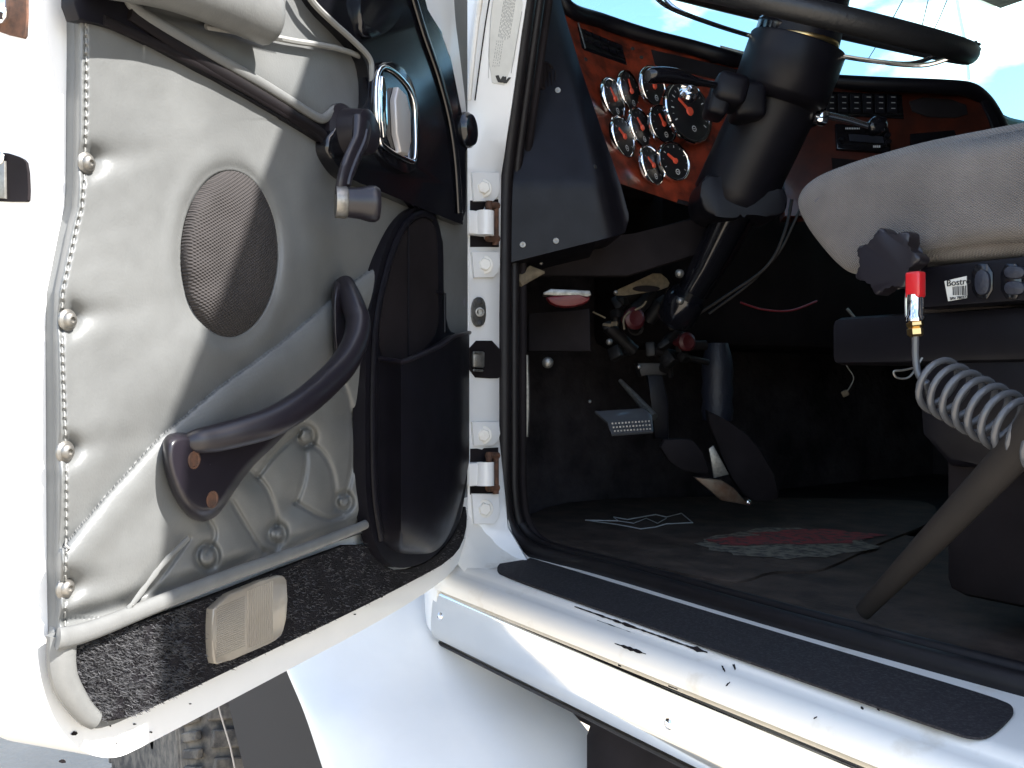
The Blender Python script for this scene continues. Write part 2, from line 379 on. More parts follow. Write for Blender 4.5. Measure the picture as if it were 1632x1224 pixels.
# --- seal round the opening
path = [JY(862, -120, .085), JY(848, -40, .085), JY(841, 10, .085), JY(830, 90, .085), JY(818, 180, .085), JY(808, 260, .085), JY(804, 330, .085), JY(803, 500, .085), JY(803, 700, .085),
        JY(804, 790, .085), JY(814, 842, .092), JY(840, 872, .101)]
pz = [(1000, 911), (1200, 966), (1400, 1022), (1632, 1086), (1900, 1160)]
low = [JY(885, 888, .108)] + [V((x, .110 + .004 * math.sin(x * 9), 1.172)) for x in (.14, .25, .4, .55, .7, .85, 1.05, 1.25)]
full = spline(path + low, 8)
m = MB(); m.tube(full, .013, 12); seal = m.build('door_seal', 'rubber', T)
m = MB(); m.tube([p + V((-.006, .024, .006 if i > 80 else 0)) for i, p in enumerate(full)], .009, 10); m.build('seal_lip', 'rubber', seal)
m = MB(); m.tube([p + V((-.012, .046, .0)) for i, p in enumerate(full)], .007, 8); m.build('inner_trim', 'matte', seal)

# --- sill
prof = [(.11, 1.10), (.11, 1.166), (-.018, 1.166), (-.028, 1.1645), (-.0335, 1.160), (-.0365, 1.1575), (-.047, 1.1565), (-.057, 1.1535), (-.064, 1.147), (-.067, 1.139), (-.067, 1.131), (-.060, 1.1285), (-.045, 1.128), (-.045, 1.05), (.0, 1.045)]
m = MB(); rows = []
xs = [-.037, -.036, -.03, -.015, .02] + [.05 + .1 * i for i in range(14)]
for x in xs:
    ins = .02 * max(0, (-.01 - x) / .027) ** 2; rows.append([V((x, y + ins, z)) for y, z in prof])
m.grid(rows); m.face(rows[0]); sill = m.build('door_sill', 'white_dirty', T, ang=55)
# corner fairing joining pillar foot to sill
m = MB(); rows = []
for k in range(17):
    th = math.pi / 2 * k / 16; Rf = .085; row = []
    for yy, dx in ((-.034, .022), (-.022, .008), (-.010, .001), (.0, 0), (.03, 0), (.06, 0), (.078, 0), (.084, .001)):
        x0 = -.034 - .010 * yy / .1; row.append(V((x0 + Rf * (1 - math.cos(th)) - dx * math.cos(th), yy, 1.1672 + Rf * (1 - math.sin(th)) - dx * math.sin(th) * .6)))
    rows.append(row)
m.grid(rows); m.build('pillar_foot', 'white_dirty', T, ang=80)
# front cheek under the pillar
m = MB(); m.slab([JY(x, y, -.0625) for x, y in chaikin([(700, 900), (696, 945), (694, 1015), (684, 1008), (676, 990), (674, 925), (682, 900)], 1)], V((0, -1, 0)), .05, .005); m.build('cab_corner', 'white', T)
# grip strip
tp = [(x, y) for x, y in [(790, 906), (800, 894), (822, 884), (845, 888), (1100, 966), (1350, 1041), (1600, 1115), (1617, 1128), (1612, 1142), (1580, 1172), (1556, 1176), (1520, 1168), (1200, 1056), (1000, 986), (800, 917)]]
m = MB(); m.slab([JZ(x, y, 1.1685) for x, y in chaikin(tp, 2)], up, .0022, .0006); m.build('grip_strip', 'tread', T)
# stainless kick panel under the sill
m = MB(); rows = []
pp = [(-.055, 1.1265), (-.060, 1.124), (-.0615, 1.118), (-.064, 1.095), (-.0655, 1.072), (-.065, 1.062), (-.062, 1.054), (-.055, 1.048), (-.04, 1.044), (-.02, 1.044)]
for i in range(29):
    x = -.028 + 1.34 * i / 28; wob = .0012 * math.sin(x * 7) + .0006 * math.sin(x * 23)
    rows.append([V((x, y + wob * math.sin((1.125 - z) * 38), z)) for y, z in pp])
m.grid(rows); kp = m.build('kick_panel', 'steel', T, ang=60)
m = MB(); m.tube([V((-.03 + .1 * i, -.05, 1.0415)) for i in range(14)], .003, 8); m.build('panel_gap_shade', 'rubber', kp)  # dark tube drawn in for the shadow gap below the panel
def screw_at(c, ax, rr, parent, name='screw', mt='chrome'):
    m = MB(); m.lathe(c, ax, [(rr * 1.25, 0), (rr * 1.2, rr * .18), (rr * .9, rr * .5), (rr * .55, rr * .68), (rr * .3, rr * .68), (rr * .28, rr * .35), (0, rr * .35)], 20)
    return m.build(name, mt, parent)
for x, y in ((701, 983), (1066, 1154)): screw_at(JY(x, y, -.0645), V((0, -1, 0)), .0052, kp)
# paint chips on the sill edge
m = MB(); random.seed(11)
def chip(x, y, l, wd, ang=.37):
    n = max(5, int(l / 5)); top = []; bot = []
    for k in range(n + 1):
        q = k / n; xx = x + l * q; yy = y + l * q * ang; h = wd * 1.5 * (.35 + random.random() * .9) * math.sin(math.pi * min(.95, max(.05, q))) ** .5
        top.append(sillp(xx, yy - h / 2)); bot.append(sillp(xx, yy + h / 2))
    for k in range(n):
        q_ = [top[k], top[k + 1], bot[k + 1], bot[k]]
        if max((a - b).length for a in q_ for b in q_) < .016: m.face(q_)
def sillp(px, py):
    """first hit with the sill profile, lifted 0.6 mm"""
    best = None; k = ray(px, py)
    for (y0, z0), (y1, z1) in zip(prof[1:11], prof[2:12]):
        nn = V((0, -(z1 - z0), (y1 - y0)));
        if nn.length < 1e-9: continue
        nn.normalize()
        if nn.dot(k) > 0: nn = -nn
        den = k.dot(nn)
        if abs(den) < 1e-6: continue
        t_ = (V((0, y0, z0)) - CAM).dot(nn) / den; p = CAM + k * t_
        if min(y0, y1) - .0012 <= p.y <= max(y0, y1) + .0012 and min(z0, z1) - .0012 <= p.z <= max(z0, z1) + .0012:
            if best is None or t_ < best[0]: best = (t_, p + nn * .0007)
    return best[1] if best else JZ(px, py, 1.166)
chip(916, 967, 200, 3.2, .352); chip(980, 1026, 50, 4, .34); chip(1100, 1032, 28, 5, .3); chip(952, 989, 60, 1.2, .36); chip(1150, 1062, 6, 5, 1.5); chip(1168, 1060, 5, 6, 1.2)
chip(985, 1060, 45, 5, .36); chip(1065, 1093, 130, 6, .39); chip(1372, 1128, 5, 4, .5); chip(1398, 1131, 5, 3, .4); chip(1297, 1146, 6, 2, -.5); chip(1157, 1094, 7, 4, -.9)
m.build('paint_chips', 'matte', sill)

# --- front fender and arch
Ek = [(395, 900), (408, 1000), (428, 1060), (455, 1130), (484, 1224), (520, 1340), (560, 1500)]
Fk = [(720, 860), (780, 950), (850, 1065), (925, 1150), (984, 1226), (1060, 1330), (1150, 1460)]
rows = []
for (a, b_) in zip(Ek, Fk):
    A = JY(*a, -.30); B = JY(*b_, .07)
    row = []
    for j in range(25):
        q = j / 24; p = A.lerp(B, q); p += V((.03, -.10, 0)) * math.sin(math.pi * q) * (1 - q) ** 1.0
        if q < .22: p += V((.0, .03 * (1 - q / .22) ** 2, 0))
        row.append(p)
    row = [row[0] + V((-.02, .05, 0)), row[0] + V((-.012, .008, 0))] + row
    rows.append(row)
rs = []
for j in range(len(rows[0])): rs.append(spline([rw[j] for rw in rows], 6))
m = MB(); m.grid(rs); m.build('front_fender', 'white', T, ang=60)
m = MB(); m.slab([P(x, y, 1.66) for x, y in ((345, 1040), (480, 1000), (620, 1400), (430, 1400))], -d, .02); ln = m.build('arch_liner', 'liner', T)
m = MB(); m.tube([P(338, 1085, 1.655), P(352, 1140, 1.655), P(367, 1190, 1.655), P(390, 1300, 1.655)], .0016, 6); m.build('liner_edge', 'silver', ln)
# wheel
m = MB(); c = V((-1.22, -.10, .53)); ax = V((0, 1, 0))
m.lathe(c, ax, [(.30, -.13), (.36, -.148), (.39, -.15), (.395, -.156), (.405, -.156), (.41, -.15), (.43, -.152), (.435, -.158), (.445, -.158), (.45, -.15), (.465, -.149), (.47, -.153), (.48, -.151), (.50, -.135), (.522, -.11), (.526, -.05), (.526, .05), (.522, .11), (.50, .135), (.40, .15), (.30, .13)], 72)
wh = m.build('wheel', 'tyre', T)
m = MB()
for i in range(60):
    an = 2 * math.pi * i / 60
    for s_ in (-1, 0, 1):
        aa = an + (.05 if s_ == 0 else 0); rd = V((math.cos(aa), 0, math.sin(aa))); tg = V((-math.sin(aa), 0, math.cos(aa)))
        m.box(c + rd * .531 + ax * s_ * .082, .022, .066 if s_ else .075, .036, X=rd, Y=ax + tg * .18 * s_, bev=.003, seg=1)
for i in range(90):
    an = 2 * math.pi * i / 90; rd = V((math.cos(an), 0, math.sin(an))); tg = V((-math.sin(an), 0, math.cos(an)))
    for s_ in (-1, 1): m.box(c + rd * .495 + ax * s_ * .146, .06, .016, .020, X=rd + ax * s_ * -.28, Y=ax, bev=.003, seg=1)
m.build('tread_blocks', 'tyre', wh)
m = MB(); m.lathe(c, ax, [(.30, -.12), (.27, -.13), (.25, -.06), (.14, -.03), (.13, -.12), (.02, -.13)], 40); m.build('rim', 'silver', wh)
# side wall of the hood and frame rail behind the fender
m = MB(); m.slab([V((-.62, .03, 1.1)), V((-.62, .03, 1.80)), V((-2.2, .25, 1.65)), V((-2.2, .25, 1.15))], V((0, -1, 0)), 1.7, .03); m.slab([V((-.10, .012, 1.1)), V((-.10, .012, 1.80)), V((-.62, .02, 1.8)), V((-.62, .02, 1.1))], V((0, -1, 0)), .03, .003); m.build('hood', 'white', T)
m = MB(); m.box((-.2, .55, .85), 3.6, .12, .3); m.box((.7, .25, .84), .9, .5, .36, bev=.04); m.build('chassis', 'matte', T)

# ------------------------------------------------------------------ the open door
D_out = [(58, 200), (60, 430), (56, 700), (55, 960), (60, 1060), (78, 1130), (105, 1175), (140, 1203), (180, 1210), (215, 1197), (440, 1078), (600, 993), (690, 938), (725, 908), (740, 880), (746, 840), (746, 600), (746, 360), (744, 240), (738, 160), (722, 60), (716, 0), (704, -50), (700, -75), (680, -75), (90, -75), (64, -75), (58, -69), (58, -40), (58, -40)]
pts = chaikin(D_out[:-1] , 2); 
OFF = -.020
so_pts = [DP(x, y, OFF) for x, y in pts]
m = MB(); m.slab(so_pts, N, .088, .010, 4); door = m.build('door', 'white', T, ang=50)
# window frame uprights above the belt line
m = MB()
for (x0, x1) in ((60, 120), (655, 700)):
    b0 = DP(x0, -60, OFF - .01); b1 = DP(x1, -60, OFF - .01)
    sl_ = E * (.12 if x0 > 300 else 0)
    if x0 < 300: b0 = DP(58, -74, OFF); b1 = DP(112, -74, OFF)
    m.slab([b0, b1, b1 + up * .62 - sl_, b0 + up * .62 - sl_], N, .088 if x0 < 300 else .05, .006)
a0 = DP(60, -60, OFF - .01); a1 = DP(700, -60, OFF - .01)
m.slab([V((a0.x, a0.y, a0.z + .58)), V((a1.x, a1.y, a1.z + .58)) - E * .11, V((a1.x, a1.y, a1.z + .64)) - E * .12, V((a0.x, a0.y, a0.z + .64))], N, .05, .006)
m.build('window_frame', 'white', door)
# belt-line front edge seen between the dark trim and the pillar
m = MB(); m.slab([DP(x, y, .007) for x, y in chaikin([(650, -60), (722, -60), (724, 20), (733, 90), (744, 180), (746, 250), (735, 250), (700, 60)], 2)], N, .03, .006); m.build('front_edge', 'white', door)

# latch hardware on the rear face of the door
nE = -E
def LP(px, py, o=.001): return PL(px, py, DP(75, 600, OFF) , nE) + nE * o
uE = -DP(58, 600, OFF).dot(E)
p0 = -E * uE
def LP(px, py, o=.002): return PL(px, py, p0, nE) + nE * o
m = MB(); m.slab([LP(x, y) for x, y in chaikin([(-60, 243), (10, 243), (38, 252), (47, 262), (49, 318), (44, 323), (-60, 318)], 1)], nE, .004); sk = m.build('striker_slot', 'matte', door)
m = MB(); m.slab([LP(x, y, .004) for x, y in ((-60, 252), (14, 258), (15, 318), (-60, 312))], nE, .004, .001); screw_at(LP(6, 254, .004), nE, .004, sk); m.build('slot_plate', 'zinc', sk)
m = MB(); m.slab([LP(x, y) for x, y in chaikin([(-60, -60), (46, -60), (46, 55), (40, 65), (-60, 30)], 1)], nE, .004, .001); lt = m.build('latch', 'rust', door)
m = MB(); m.slab([LP(x, y, .006) for x, y in chaikin([(-60, -60), (20, -60), (20, 10), (18, 38), (-8, 44), (-60, 36)], 1)], nE, .006, .002); m.build('latch_pawl', 'chrome', lt)
m = MB(); m.slab([LP(x, y, .010) for x, y in chaikin([(-60, 15), (16, 20), (14, 40), (-60, 35)], 1)], nE, .006, .002); m.build('latch_gap', 'matte', lt)
# small paint nicks on the lower lip
m = MB()
for x, y, sz in ((118, 1169, 4), (176, 1157, 1.5), (100, 1213, 4), (214, 1154, 2), (240, 1167, 2), (186, 1184, 1.5), (303, 1122, 1.6), (608, 951, 2.5), (566, 979, 1.6), (600, 945, 1.5), (632, 930, 1.5)):
    q = [(x + sz * random.uniform(.6, 1.6) * math.cos(t_) * 1.3, y + sz * random.uniform(.4, 1.) * math.sin(t_)) for t_ in [k * math.pi / 3.5 for k in range(7)]]
    m.face([DP(a, b, OFF + .0006) for a, b in q])
m.build('paint_nicks', 'matte', door)

# --- quilted leather lining: a sculpted sheet
XL = [(-60, 118), (0, 117), (60, 118), (150, 117), (290, 116), (330, 114), (355, 108), (400, 99), (440, 91), (465, 86), (520, 84), (700, 85), (900, 86), (960, 87), (1010, 88), (1040, 90)]
XR = [(-60, 760), (150, 745), (900, 745), (1040, 745)]
def segd(px, py, A, B):
    vx, vy = B[0] - A[0], B[1] - A[1]; t_ = ((px - A[0]) * vx + (py - A[1]) * vy) / (vx * vx + vy * vy); t_ = max(0, min(1, t_))
    return math.hypot(px - A[0] - vx * t_, py - A[1] - vy * t_), t_, (px - A[0]) * vy - (py - A[1]) * vx
def pold(px, py, pl): return min(segd(px, py, a, b)[0] for a, b in zip(pl, pl[1:]))
SCR = [(137, 260), (107, 510), (103, 720), (103, 937)]
L1 = [(640, 395), (560, 452), (450, 545), (340, 625), (250, 702), (170, 790), (104, 868)]
CR = [chaikin(c_, 2, False) for c_ in [
    [(496, 706), (520, 725), (535, 765), (533, 812)], [(548, 612), (558, 640), (562, 668), (585, 640)], [(486, 712), (489, 740), (482, 775), (472, 800)],
    [(562, 668), (565, 700), (562, 750), (548, 800)], [(400, 752), (425, 775), (440, 815), (440, 840)], [(440, 840), (435, 855), (444, 868), (438, 880)],
    [(300, 858), (285, 880), (250, 930), (206, 968)], [(333, 830), (345, 850), (330, 880)], [(478, 690), (440, 720), (410, 760)], [(470, 800), (520, 830), (545, 822)], [(370, 800), (400, 850), (420, 880)]]]
BT = [(487, 695, 11), (330, 887, 15), (441, 851, 11), (548, 800, 9)]
from mathutils import noise
def hh(px, py, xl):
    e = max(0., px - xl); k = min(1., e / 16.)
    return max(-.0175, -.013 * math.exp(-(e / 7.) ** 1.6) + hcore(px, py, xl, e) * k * k * (3 - 2 * k))
def hcore(px, py, xl, e):
    h = 0.
    st = .5 + .5 * math.sin(py * 2 * math.pi / 14.5)
    ls = 17 + 3 * math.sin(py * .01)
    h -= (.0006 + .0014 * st) * math.exp(-((e - ls) / 3.2) ** 2)
    if py < 985: h += .0015 * math.exp(-((e - 75) / 55.) ** 2)
    for sx_, sy_ in SCR:
        dx, dy = px - sx_, py - sy_
        h -= .0065 * math.exp(-((dx / 24) ** 2 + (dy / 24) ** 2))
        if dx > 0: h -= .0075 * math.exp(-((dy + 4 + dx * .12) / 22) ** 2) * math.exp(-dx / 50) * min(1, dx / 8)
    # speaker recess
    q = math.hypot((px - 365) / 78., (py - 405) / 134.)
    if q < 1: h -= .014 * min(1, (1 - q) * 9)
    h -= .003 * math.exp(-((q - 1) / .10) ** 2); h += .0012 * math.exp(-((q - 1.22) / .16) ** 2)
    # main fold between the smooth upper panel and the quilted lower one
    best = min(((segd(px, py, a, b)) for a, b in zip(L1, L1[1:])), key=lambda z: z[0]); dd = best[0]; side = -best[2]
    if px > 80:
        if side < 0:   # below / right of the fold
            h += .0058 * (1 - math.exp(-dd / 9)) * math.exp(-dd / 140) + .0035 * math.exp(-((dd - 30) / 26) ** 2)
            h += .0004 * math.sin(py * .9 + px * .35) * math.exp(-dd / 6)
        else:
            h -= .0060 * math.exp(-dd / 26) - .003 * math.exp(-((dd - 75) / 45) ** 2)
            h -= .0006 * math.sin(dd * .1 + px * .18) * math.exp(-dd / 12)
        if side < 0:
            for c_ in CR:
                bx = [p[0] for p in c_]; by = [p[1] for p in c_]
                if min(bx) - 60 < px < max(bx) + 60 and min(by) - 60 < py < max(by) + 60:
                    k = pold(px, py, c_); h -= .0038 * math.exp(-(k / 4.) ** 2) + .0045 * math.exp(-(k / 22) ** 2)
            for bx, by, br in BT:
                k = math.hypot((px - bx) * 1.15, py - by); h += .0045 / (1 + math.exp(min(50, (k - br) * .9))) - .0055 * math.exp(-((k - br - 4) / 6) ** 2)
    # cut-out rolled edge at the bottom piping, drop under the upper belt trim
    pb = 1003 - .345 * (px - 90) - (8 * math.exp(-((px - 90) / 60) ** 2)); k = py - pb
    h -= .010 * math.exp(-(k / 16) ** 2)
    h += .0012 * noise.noise(V((px * .012, py * .010, 3))) + .0004 * noise.noise(V((px * .035, py * .03, 8)))
    # creases on the upper belt panel
    if py < 190:
        k = segd(px, py, (210, 8), (415, 60))[0]; h -= .005 * math.exp(-(k / 10) ** 2) if px < 420 else 0
        h += .006 * math.exp(-(((py - (12 + (px - 300) * .55)) - 40) / 45) ** 2) * (1 if px > 230 else 0)
    return h
rows = []
NY, NX = 430, 300
for j in range(NY + 1):
    v_ = j / NY; row = []
    for i in range(NX + 1):
        q = (i / NX) ** 1.25; px = 88 + (745 - 88) * q; py = -60 + (1018 - .345 * (px - 90) + 60) * v_
        xl = lerp_table(XL, py); px = xl + (745 - xl) * q; row.append(DP(px, py, hh(px, py, xl)))
    row = [row[0] - N * .02] + row
    rows.append(row)
m = MB(); m.grid(rows); lin = m.build('lining', 'leather', door, ang=180)
# rolled vinyl round the lower rear corner
m = MB(); c_ = spline([DP(*p, -.004) for p in [(100, 1010), (98, 1050), (104, 1085), (120, 1115), (138, 1138), (152, 1148)]], 6)
m.tube(c_, [.0125 - .0055 * k / (len(c_) - 1) for k in range(len(c_))], 12, flat=(N, .7)); m.build('corner_roll', 'leather2', door)
m = MB(); m.slab([DP(x, y, -.012) for x, y in chaikin([(86, 990), (88, 1050), (98, 1100), (122, 1140), (150, 1163), (172, 1160), (400, 1054), (400, 990), (120, 990)], 2)], N, .006, .002); m.build('lining_backing', 'leather2', door)
# stitching
m = MB(); y = -40; nn_ = 0
while y < 1000:
    if all(abs(y - s_[1]) > 16 for s_ in SCR):
        xl = lerp_table(XL, y); x2 = lerp_table(XL, y + 8); k0 = 17 + 3 * math.sin(y * .01)
        a = DP(xl + k0, y, hh(xl + k0, y, xl) + .0009); b = DP(x2 + k0 + random.uniform(-.8, .8), y + 8.5, hh(x2 + k0, y + 8, x2) + .0009)
        m.tube([a, (a + b) / 2 + N * .0003, b], .00065, 6)
    y += 14.5
for (p, q) in ((( 104, 868), (112, 880)), ((108, 872), (99, 884)), ((206, 968), (214, 962)), ((206, 968), (203, 978))):
    m.tube([DP(*p, .004), DP((p[0] + q[0]) / 2 + 2, (p[1] + q[1]) / 2, .007), DP(*q, .003)], .0007, 5)
m.build('stitching', 'thread', door)
for i, (x, y) in enumerate(SCR):
    m = MB(); c = DP(x, y, -.0035); m.lathe(c, N, [(.0082, 0), (.0080, .0012), (.0062, .0022), (.0058, .0024), (.0054, .0040), (.0040, .0054), (.0022, .0058), (.002, .0042), (0, .0042)], 24)
    m.build('trim_screw', 'zinc', door)
# piping: under the smooth panel, the diagonal strap, above the belt groove
m = MB(); c_ = [DP(x, y, .004) for x, y in chaikin([(92, 1018), (120, 1014), (200, 984), (330, 930), (450, 888), (560, 846), (590, 832)], 2, False)]
c_ = [p + N * .0004 * math.sin(i * 1.1) for i, p in enumerate(c_)]
L_ = len(c_); m.tube(c_, [.0082 * (1 - .35 * i / L_) if i > 1 else .0078 for i in range(L_)], 14, flat=(N, .75)); m.build('lower_piping', 'leather2', door)
m = MB(); c_ = [DP(x, y, .005) for x, y in chaikin([(204, 972), (240, 925), (262, 895), (300, 858)], 2, False)]
m.tube(c_, [.0026 + .0004 * math.sin(i * 2.1) for i in range(len(c_))], 8, flat=(N, .6)); m.build('diagonal_piping', 'leather2', door)
m = MB(); c_ = [DP(x, y, .009) for x, y in chaikin([(196, -30), (205, 2), (225, 22), (300, 66), (410, 128), (470, 165), (508, 190), (520, 188), (532, 174), (545, 172)], 2, False)]
m.tube(c_, .0052, 10, flat=(N, .8)); bp_ = m.build('belt_piping', 'leather2', door)

# --- speaker
m = MB(); rows = []
for i in range(17):
    q = i / 16; row = []
    for k in range(65):
        an = 2 * math.pi * k / 64; px = 365 + 77 * q * math.cos(an) + 6 * q * math.sin(an) * -.4; py = 405 + 133 * q * math.sin(an)
        row.append(DP(px, py, .011 - .0135 * q ** 5 + (.0015 * noise.noise(V((px * .03, py * .03, 0))))))
    rows.append(row)
m.grid(rows); bmesh.ops.remove_doubles(m.bm, verts=m.bm.verts, dist=1e-5); sk = m.build('speaker_cover', 'cloth', door, ang=180)

# --- belt groove strip (dark), window roll and upper trim
m = MB(); strip = [(118, -60), (196, -60), (206, 4), (228, 26), (300, 70), (410, 136), (515, 200), (560, 215), (560, 265), (528, 236), (480, 205), (380, 146), (270, 86), (190, 48), (152, 36), (118, 30)]
m.slab([DP(x, y, .0065) for x, y in chaikin(strip, 1)], N, .012, .002); bs = m.build('belt_strip', 'black', door)
m = MB(); c_ = [DP(x, y, .0075) for x, y in chaikin([(205, 20), (300, 84), (410, 148), (505, 206), (520, 220)], 2, False)]; m.tube(c_, .006, 10, flat=(N, .6))
c_ = [DP(x, y, .007) for x, y in chaikin([(165, 32), (280, 84), (390, 142), (490, 204), (530, 236)], 2, False)]; m.tube(c_, .004, 10, flat=(N, .6)); m.build('belt_ridge', 'rubber', bs)
m = MB(); c_ = [DP(x, y, .026) for x, y in [(150, -75), (250, -52), (330, -22), (400, 10), (432, 24)]]; c_ = spline(c_, 6)
m.tube(c_, [.030 * (1 if i < len(c_) - 3 else (1 - (.10 * (i - len(c_) + 4) ** 1.5))) for i in range(len(c_))], 20, flat=(N, .75)); wr = m.build('window_roll', 'leather2', door)
m = MB(); c_ = [DP(x, y, .008) for x, y in chaikin([(330, 42), (420, 57), (440, 60), (470, 66), (500, 70), (545, 78), (588, 96)], 1, False)]
m.tube(c_, .0032, 8)
c_ = spline([DP(x, y, .018) for x, y in [(478, -30), (500, 5), (530, 35), (560, 62), (588, 92), (592, 120), (592, 175), (590, 240)]], 6); m.tube(c_, .0035, 8)
for k in range(46):
    x = 332 + k * 2.6; m.box(DP(x, 44 + (x - 330) * .16, .011), .0035, .0012, .0012, X=(E + up * -.8))
m.build('roll_seam', 'thread', wr)
# glossy black mirror-and-handle panel
gp = [(560, -75), (664, -75), (668, -10), (690, 30), (712, 62), (722, 110), (733, 165), (741, 205), (744, 225), (742, 240), (743, 300), (742, 358), (735, 358), (600, 302), (556, 285), (535, 262), (522, 235), (530, 205), (560, 190), (590, 175), (592, 100), (560, 60), (500, 0), (470, -75)]
m = MB(); m.slab([DP(x, y, .017) for x, y in chaikin(gp, 2)], N, .024, .006, 3); gpo = m.build('trim_panel', 'gloss', door)
m = MB(); m.slab([DP(x, y, .026) for x, y in chaikin([(575, -75), (650, -75), (648, 0), (632, 40), (600, 62), (580, 58), (574, 20)], 2)], N, .02, .006, 3)
m.slab([DP(x, y, .024) for x, y in chaikin([(600, 95), (640, 100), (668, 140), (672, 268), (650, 280), (604, 252), (592, 190)], 2)], N, .016, .005, 3)
m.tube(spline([DP(x, y, .02) for x, y in [(655, -20), (676, 50), (700, 120), (718, 190), (728, 260), (733, 340)]], 6), .007, 10, flat=(N, .5))
m.lathe(DP(737, 208, .010), N, [(.026, 0), (.026, .010), (.022, .016), (0, .018)], 28)
m.build('panel_boss', 'gloss', gpo)
# handle: chrome bezel, recess, lever
bz = [(601, 104), (628, 112), (659, 148), (662, 200), (662, 257), (655, 259), (612, 236), (604, 222), (598, 170)]
bz2 = chaikin(bz, 2)
m = MB(); m.tube([DP(x, y, .026) for x, y in bz2], .0034, 10, closed=True); hb = m.build('handle_bezel', 'chrome', door)
m = MB(); m.slab([DP(x, y, .0255) for x, y in chaikin([(605, 112), (627, 118), (655, 152), (658, 252), (612, 230)], 1)], N, .003); m.build('handle_recess', 'gloss', door)
m = MB(); m.slab([DP(x, y, .034) for x, y in chaikin([(630, 132), (655, 157), (657, 250), (635, 240)], 1)], N, .008, .003, 3); m.build('handle_lever', 'silver', door)
m = MB(); m.slab([DP(x, y, .033) for x, y in chaikin([(608, 120), (616, 122), (618, 224), (610, 218)], 1)], N, .007, .003, 3); m.build('lever_edge', 'chrome', door)
# window crank
m = MB(); c = DP(535, 215, 0)
m.lathe(c, N, [(.033, .004), (.033, .012), (.027, .016), (.025, .034), (.024, .042), (.018, .046), (0, .046)], 32); wc = m.build('window_crank', 'handleblack', door)
m = MB(); path_ = spline([DP(x, y, o) for x, y, o in [(577, 196, .056), (573, 225, .058), (560, 255, .058), (549, 285, .056), (545, 312, .053)]], 6)
m.tube(path_, [.0155, .0155, .0150, .0145, .014, .0135, .013] + [.0115] * 9 + [.011] * (len(path_) - 16), 14, flat=(N, .5)); m.tube([p + N * .006 for p in path_[3:-4]], .003, 8); 
m.build('crank_arm', 'handleblack', wc)
screw_at(DP(579, 222, .060), N, .003, wc)
m = MB(); kax = (N * .80 + E * .6).normalized(); c = DP(541, 322, .052)
m.lathe(c, kax, [(.0165, -.004), (.0165, .006), (.015, .008)], 24); m.build('knob_collar', 'zinc', wc)
m = MB(); m.lathe(c + kax * .008, kax, [(.015, 0), (.016, .012), (.0185, .022), (.0185, .028), (.016, .032), (.012, .0325), (.010, .030), (0, .030)], 28); m.build('crank_knob', 'handleblack', wc)

# --- map pocket
outer = [(596, 870), (583, 800), (582, 700), (582, 600), (586, 520), (598, 450), (616, 385), (640, 342), (668, 326), (692, 336), (704, 360), (707, 400), (707, 470), (712, 540), (746, 530), (746, 700), (744, 800), (725, 850), (690, 890), (655, 905), (625, 905)]
m = MB(); m.slab([DP(x, y, .010) for x, y in chaikin(outer, 2)], N, .016, .005, 3)
rim = [(608, 860), (596, 790), (594, 680), (595, 590), (598, 520), (610, 455), (628, 392), (650, 350), (672, 338), (690, 346)]
m.tube([DP(x, y, .012) for x, y in chaikin(rim, 2, False)], .005, 10, flat=(N, .7)); pk = m.build('map_pocket', 'black', door)
m = MB(); m.slab([DP(x, y, .0112) for x, y in chaikin([(606, 580), (606, 500), (622, 430), (642, 372), (668, 345), (690, 352), (698, 380), (698, 470), (700, 530), (655, 580)], 2)], N, .004); m.build('pocket_back', 'matte', pk)
m = MB(); m.tube([DP(651, 360, .013), DP(651, 575, .013)], .0012, 6); m.tube([DP(x, y, .014) for x, y in ((697, 465), (709, 468), (709, 530))], .002, 6); m.build('pocket_rib', 'black', pk)
# the bin: a bulging half shell, lip at the top
rows = []
LIP = [(604, 571), (620, 574), (640, 577), (655, 572), (675, 564), (700, 552), (725, 535), (748, 530)]
for j in range(41):
    q = j / 40; row = []
    for i in range(41):
        s_ = i / 40
        x = 603 + (748 - 603) * s_; yt = lerp_table(LIP, x); yb = 884 - 150 * (abs(s_ - .42) / .58) ** 3.2 * (1 if s_ > .42 else .6)
        y = yt + (yb - yt) * q
        side_ = math.sin(math.pi * min(1, max(0, s_)) ** .62) ** .55 if 0 < s_ < 1 else 0
        bottom = (1 - max(0, (q - .70) / .30) ** 2.4) ** .5 if q < 1 else 0
        o = .008 + .058 * (.42 + .58 * math.sin(math.pi * min(1, s_ * 1.05)) ** .5) * (min(1, s_ / .25) ** .9 if s_ < .25 else 1) * (min(1, (1 - s_) / .08) ** .6) * bottom
        px_, py_ = x, y
        k = DP(px_, py_, .010 + (o - .010) * .72); row.append(k)
    rows.append(row)
rows = [[p - N * .012 for p in rows[0]]] + rows
m = MB(); m.grid(rows); m.build('pocket_bin', 'black', pk, ang=70)
m = MB(); m.tube([p + N * .0005 for p in rows[1]], .0030, 8); m.build('pocket_lip', 'handleblack', pk)
# plastic sheet patch left of the hinge edge, above the pocket
m = MB(); m.slab([DP(x, y, .002) for x, y in ((708, 352), (742, 362), (742, 528), (712, 528), (712, 455), (708, 400))], N, .004, .001); m.build('hinge_side_trim', mat('grey_vinyl', (.14, .135, .16), .45), door)

